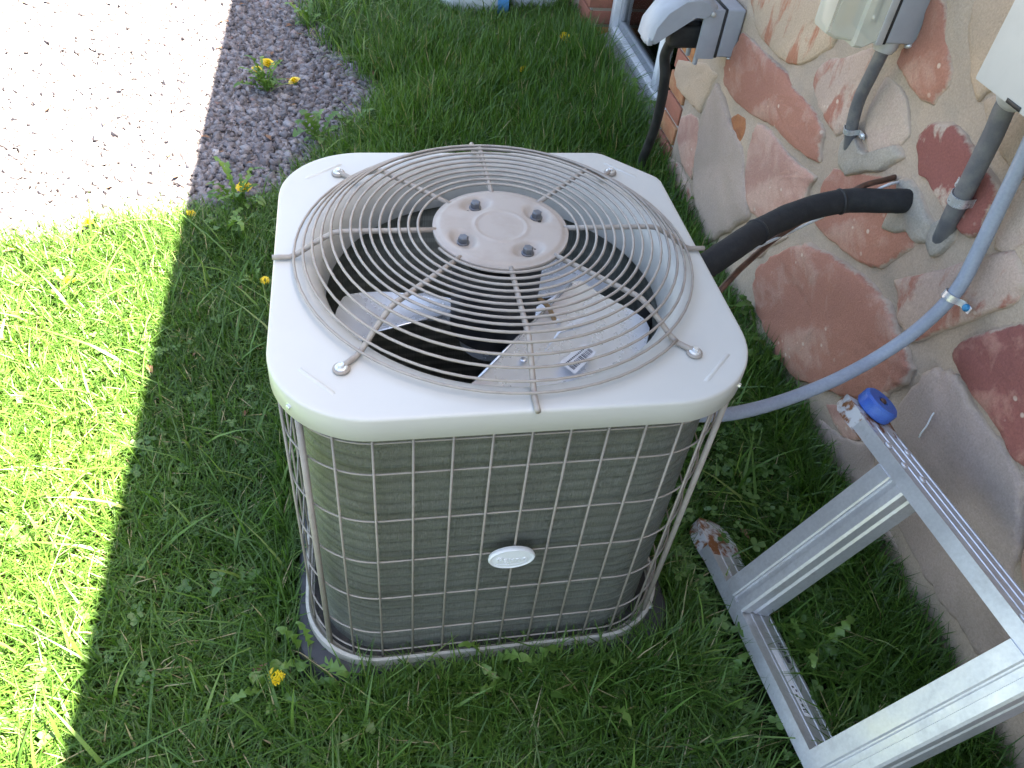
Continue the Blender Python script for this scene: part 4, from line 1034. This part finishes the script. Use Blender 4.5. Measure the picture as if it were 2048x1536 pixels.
B0 = L0 + Vector((0, .905, 0)); B1 = L1 + Vector((0, .900, 0))
r0 = extr(B0, rail, 0, 1.5, 'rail', M['alu']); r1 = extr(B1, rail, 0, 1.5, 'rail', M['alu'])
r0['label'] = 'rail lying in the grass'; r1['label'] = 'rail resting against the wall'
span = (B1 - B0).dot(la_)
tread = [(0, 0), (0, -.004), (-.0, -.0), ]
tp = [(-.006, .0), (.026, .0), (.0285, -.003), (.031, -.003), (.0325, -.007), (.044, -.007), (.046, -.002), (.062, -.002), (.066, -.006), (.066, -.026), (.060, -.030), (.060, -.040), (.064, -.044), (.064, -.080), (-.006, -.080)]
def add_tread(s):
    rings = []
    for t in (.0282, span - .0005):
        b_ = B0 + la_ * t
        rings.append([b_ + dirl * (s + u) + ln * (q + .003) for u, q in tp])
    return mk('tread', *loft(rings, True, True), M['alu'], lad, smooth=False)
for s in (.125, .478, .831, 1.184): add_tread(s)
# feet
def foot(B, name, end=-.065):
    V = []; rings = []
    for s, w0, w1, n0, n1 in ((.05, -.0035, .0255, -.004, -.093), (.0, -.0035, .0315, .003, -.093), (-.03, -.003, .031, .001, -.086), (-.05, .001, .028, -.010, -.072), (-.062, .006, .023, -.024, -.056)):
        rings.append([lp(B, s, a, q) for a, q in ((w0, n0), (w1, n0), (w1, (n0 + n1) / 2), (w1, n1), (w0, n1), (w0, (n0 + n1) / 2))])
    return mk(name, *loft(rings, True, True), M['rusty'], lad, sharp=50)
f0 = foot(B0, 'foot_bracket'); f1 = foot(B1, 'foot_bracket')
ccap = lp(B1, -.012, .033, -.046); fr_ = frame_of(la_)
prof = []
cap_v, cap_f = lathe([(.034, 0), (.0375, .003), (.0375, .024), (.033, .029), (.012, .029), (.008, .025), (.0, .025)], 28, ccap, fr_)
cap_v = [v if (i // 28) not in (1, 2) or (i % 4) else ccap + (v - ccap) * .955 + la_ * ((v - ccap).dot(la_) * .045) for i, v in enumerate(cap_v)]
mk('rubber_foot', cap_v, cap_f, M['bluecap'], lad, sharp=30)['label'] = 'round blue plastic foot pad'
mk('pivot_bolt', *lathe([(.007, 0), (.007, .005), (.003, .007)], 8, ccap + la_ * .0255, fr_), M['copper'], lad)
rvl = mesh('rivet', *lathe([(.0075, 0), (.007, .003), (.004, .0045), (0, .0045)], 14), M['zinc'])
for s, q in ((.085, -.017), (.085, -.073), (.135, -.017), (.160, -.046), (.445, -.017), (.47, -.046)):
    o = link('rivet', rvl, lad, lp(B1, s, .0262, q)); o.rotation_euler = la_.to_track_quat('Z', 'Y').to_euler()
# paper label and print on the inner face of the grounded rail
def flat(B, s0, s1, n0, n1, a, name, mat, th=.0006):
    P = [lp(B, s0, a, n0), lp(B, s1, a, n0), lp(B, s1, a, n1), lp(B, s0, a, n1)]; V = P + [p + la_ * th for p in P]
    return mk(name, V, [(0, 1, 2, 3), (7, 6, 5, 4), (0, 4, 5, 1), (1, 5, 6, 2), (2, 6, 7, 3), (3, 7, 4, 0)], mat, lad, smooth=False)
flat(B0, .265, .405, -.0385, -.0540, .0263, 'paper_label', M['paper'])
for s, n0, w, l in ((.345, -.030, .006, .004), (.352, -.036, .004, .005), (.362, -.029, .005, .006), (.371, -.034, .004, .005), (.381, -.032, .004, .006), (.391, -.029, .010, .003), (.396, -.029, .010, .002)):
    flat(B0, s, s + l, n0 - .0115, n0 - .0115 - w, .0269, 'print_mark', M['ink'], .0002)
# letter H, letter I and a wedge printed lower on the rail
for s0, s1, n0, n1 in ((.250, .253, -.068, -.078), (.258, .261, -.068, -.078), (.253, .258, -.072, -.074), (.268, .271, -.068, -.078), (.280, .294, -.068, -.078)):
    flat(B0, s0, s1, n0, n1, .0263, 'printed_letter', M['ink'], .0003)

# ------------------------------------------------------------------ sack and tub by the far wall
sb = empty('plastic_sack', (.60, 4.13, 0), 'white plastic sack with a blue stripe standing in the far grass', 'sack')
def sackring(z, sx, sy, seed):
    out = []
    for k in range(40):
        a = 2 * math.pi * k / 40; ca, sa = math.cos(a), math.sin(a); e = .55
        w = 1 + .06 * mnoise.noise((ca * 2, sa * 2, z * 9 + seed))
        out.append((.60 + sx * w * math.copysign(abs(ca) ** e, ca), 4.13 + sy * w * math.copysign(abs(sa) ** e, sa), z))
    return out
rg = [sackring(z, sx, sy, 2.) for z, sx, sy in ((.0, .10, .08), (.012, .14, .115), (.04, .165, .14), (.12, .172, .15), (.24, .168, .145), (.34, .16, .12), (.40, .15, .07), (.43, .15, .03))]
sk = mk('sack_body', *loft(rg, True, True), M['white_sack'], sb)
V = []; F = []
for z_ in np.linspace(.02, .36, 9):
    for x_ in (.10, .155):
        V.append((.60 + x_, 4.13 - (.152 + .004) if z_ > .05 else 4.13 - .128, z_))
me_s = [(2 * i, 2 * i + 1, 2 * i + 3, 2 * i + 2) for i in range(8)]
mk('blue_stripe', V, me_s, M['blue_print'], sk)
tb = mk('storage_tub', *merge(bbox((.785, 4.05, 0), (1.02, 4.37, .30), .03, 4), bbox((.775, 4.04, .301), (1.03, 4.38, .33), .01, 2)), M['tub'], loc=(.9, 4.21, 0), sharp=40)
tag(tb, 'pale grey lidded plastic tub beside the white sack', 'tub')

# ------------------------------------------------------------------ dandelions
def leaf_mesh(L, w, arch, teeth, seed, droop=1.):
    r_ = random.Random(seed); n_ = 15; V = []; F = []; T = []
    for i in range(n_ + 1):
        s = i / n_; env = (math.sin(math.pi * min(s * .93 + .03, 1)) ** .7) * (.35 + .9 * s)
        ww = w * env * ((1.35 if i % 2 else .32) if teeth and 1 < i < n_ - 1 else 1) + .0012
        bk_ = (-.35 * ww if i % 2 and teeth else 0)
        x_ = L * s * (1 - .12 * s); z_ = arch * L * (math.sin(s * 2.2 * droop) * .8) + .012 * r_.uniform(-.3, .3)
        V += [(x_ + bk_, -ww, z_ + .35 * ww * r_.uniform(.2, 1)), (x_, 0, z_), (x_ + bk_, ww, z_ + .35 * ww * r_.uniform(.2, 1))]
    for i in range(n_):
        for q in (0, 1): F.append((3 * i + q, 3 * i + q + 1, 3 * i + q + 4, 3 * i + q + 3))
    return V, F
LEAVES = []
for q in range(10):
    tooth = True
    v_, f_ = leaf_mesh(random.uniform(.07, .11), random.uniform(.009, .014) * (1 if tooth else .9), random.uniform(.25, .75), tooth, q)
    me = mesh('leaf', v_, f_, M['leaf']); a_ = me.attributes.new('tone', 'FLOAT', 'POINT'); a_.data.foreach_set('value', [random.uniform(.1, .95)] * len(v_)); LEAVES.append(me)
def flower_mesh():
    V = []; F = []
    for lay, (r_, h_, k_) in enumerate(((.019, .004, 26), (.0155, .008, 22), (.011, .011, 18), (.006, .013, 12))):
        for j in range(k_):
            a = 2 * math.pi * (j + lay * .37) / k_ + random.uniform(-.06, .06); rr_ = r_ * random.uniform(.88, 1.08); w_ = .0021
            ca, sa = math.cos(a), math.sin(a); b = len(V)
            V += [(.002 * ca, .002 * sa, .002), (rr_ * .6 * ca + w_ * sa, rr_ * .6 * sa - w_ * ca, h_), (rr_ * ca + .7 * w_ * sa, rr_ * sa - .7 * w_ * ca, h_ + .001), (rr_ * ca - .7 * w_ * sa, rr_ * sa + .7 * w_ * ca, h_ + .001), (rr_ * .6 * ca - w_ * sa, rr_ * .6 * sa + w_ * ca, h_)]
            F.append((b, b + 1, b + 2, b + 3, b + 4))
    return V, F
FLOWER = mesh('flower_head', *flower_mesh(), M['petal'], False)
BRACT = mesh('bract', *lathe([(.0022, -.006), (.006, -.003), (.0075, .001), (.006, .0035)], 12), M['bract'])
def dandelion(p, leaves, flowers, size, label, group=None, narrow=.8):
    r_ = random.Random(label + str(p)); p = Vector(p)
    e = empty('dandelion', p, label, 'dandelion', group)
    a0 = r_.uniform(0, 6.28)
    for k in range(leaves):
        o = link('leaf', r_.choice(LEAVES), e, p + Vector((0, 0, .012)), (r_.uniform(-.3, .3), -r_.uniform(.05, .75), a0 + 6.283 * k / leaves + r_.uniform(-.3, .3)))
        s = size * r_.uniform(.75, 1.2); o.scale = (s, s * narrow, s)
    for (fx_, fy_, fz_) in flowers:
        top = Vector((fx_, fy_, fz_)); mid_ = p.lerp(top, .5) + Vector((r_.uniform(-.01, .01), r_.uniform(-.01, .01), .01))
        mk('stem', *tube(spline([p + Vector((0, 0, .004)), mid_, top], 5), .0019, 6), M['stem'], e)
        h = link('flower_head', FLOWER, e, top, (r_.uniform(-.5, .1), r_.uniform(-.3, .3), r_.uniform(0, 6))); 
        s = size * r_.uniform(.85, 1.1); h.scale = (s, s, s)
        b = link('bract', BRACT, e, top - Vector((0, 0, .001))); b.scale = (s, s, s)
def fl(px, py, z): return tuple(atz(px, py, z))
dandelion(atz(560, 1395, 0), 8, [fl(553, 1353, .05)], 1.1, 'dandelion with one yellow flower in the grass by the black pad corner')
dandelion(atz(535, 190, .004), 26, [fl(515, 143, .06), fl(535, 130, .06), (atz(590, 165, .05))], 1.5, 'dandelion clump with flowers growing alone out of the gravel', narrow=.42)
dandelion(atz(485, 425, 0), 18, [fl(488, 377, .07)], 1.5, 'dandelion with one flower where gravel meets lawn', narrow=.5)
dandelion(atz(400, 440, 0), 5, [fl(382, 428, .045)], .7, 'small dandelion on the shadow line at the gravel edge')
dandelion(atz(520, 590, 0), 6, [fl(530, 562, .055)], .8, 'dandelion half hidden beside the condenser, far from the wall')
dandelion(atz(1150, 150, 0), 9, [fl(1130, 78, .12)], 1.5, 'tall dandelion with a large flower below the brick pier')
dandelion(atz(1050, 190, 0), 6, [fl(1048, 141, .09)], 1.1, 'dandelion flower standing in tall grass behind the condenser')
dandelion(atz(1200, 190, 0), 9, [fl(1194, 149, .08), fl(1176, 165, .07)], 1.3, 'dandelion with two small flowers under the window sill')
dandelion(atz(150, 600, 0), 6, [fl(140, 562, .05)], .9, 'sunlit dandelion in the bright lawn')
dandelion(atz(190, 470, 0), 5, [fl(178, 446, .05)], .9, 'sunlit dandelion at the edge of the bright gravel')
for p, l, s, lab_ in (
    ((1255, 250), 9, 1.7, 'broad leafy rosette under the near end of the window sill'), ((1225, 215), 8, 1.6, 'broad leafy rosette under the middle of the window sill'),
    ((1275, 300), 8, 1.5, 'broad leafy rosette at the foot of the black cord'), ((1365, 400), 9, 1.5, 'leafy rosette at the wall foot below the tall grey stone'),
    ((1395, 455), 7, 1.4, 'leafy rosette at the wall foot just behind the black insulated line'), ((1490, 600), 9, 1.4, 'leafy rosette between condenser and wall, below the copper pipe'),
    ((1505, 690), 10, 1.6, 'large jagged rosette beside the condenser, below the biggest red stone'), ((1535, 770), 9, 1.4, 'jagged rosette behind the blue grey conduit'),
    ((1580, 870), 7, 1.2, 'small rosette between the blue grey conduit and the ladder'),
    ((620, 1335), 7, 1.2, 'rosette pressed against the corner of the black pad'), ((700, 1440), 6, 1., 'small rosette near the flowering dandelion by the pad'),
    ((960, 1345), 6, 1.1, 'upright rosette in front of the pad, below the oval badge'), ((1020, 1410), 6, 1.1, 'rosette in long grass in front of the pad'),
    ((1180, 1430), 9, 1.3, 'wide flat rosette in the lawn between pad and ladder'), ((1190, 1335), 5, 1., 'small rosette at the pad corner facing the ladder'),
    ((480, 1200), 5, .9, 'small rosette in the middle of the shaded lawn strip'), ((1600, 1330), 7, 1.2, 'rosette growing between the two visible ladder treads'),
    ((1780, 1180), 8, 1.3, 'large rosette between ladder and wall'), ((1440, 1390), 6, 1., 'rosette beside the ladder rail lying in the grass'),
    ((450, 480), 8, 1.2, 'rosette at the lawn edge next to the gravel, close to the condenser'), ((640, 290), 10, 1.5, 'large rosette behind the condenser where the gravel narrows'),
    ((705, 268), 9, 1.3, 'rosette beside the large one behind the condenser'), ((620, 60), 8, 1.3, 'rosette on the far edge between gravel and tall grass')):
    dandelion(atz(*p, 0), l, [], s, lab_)
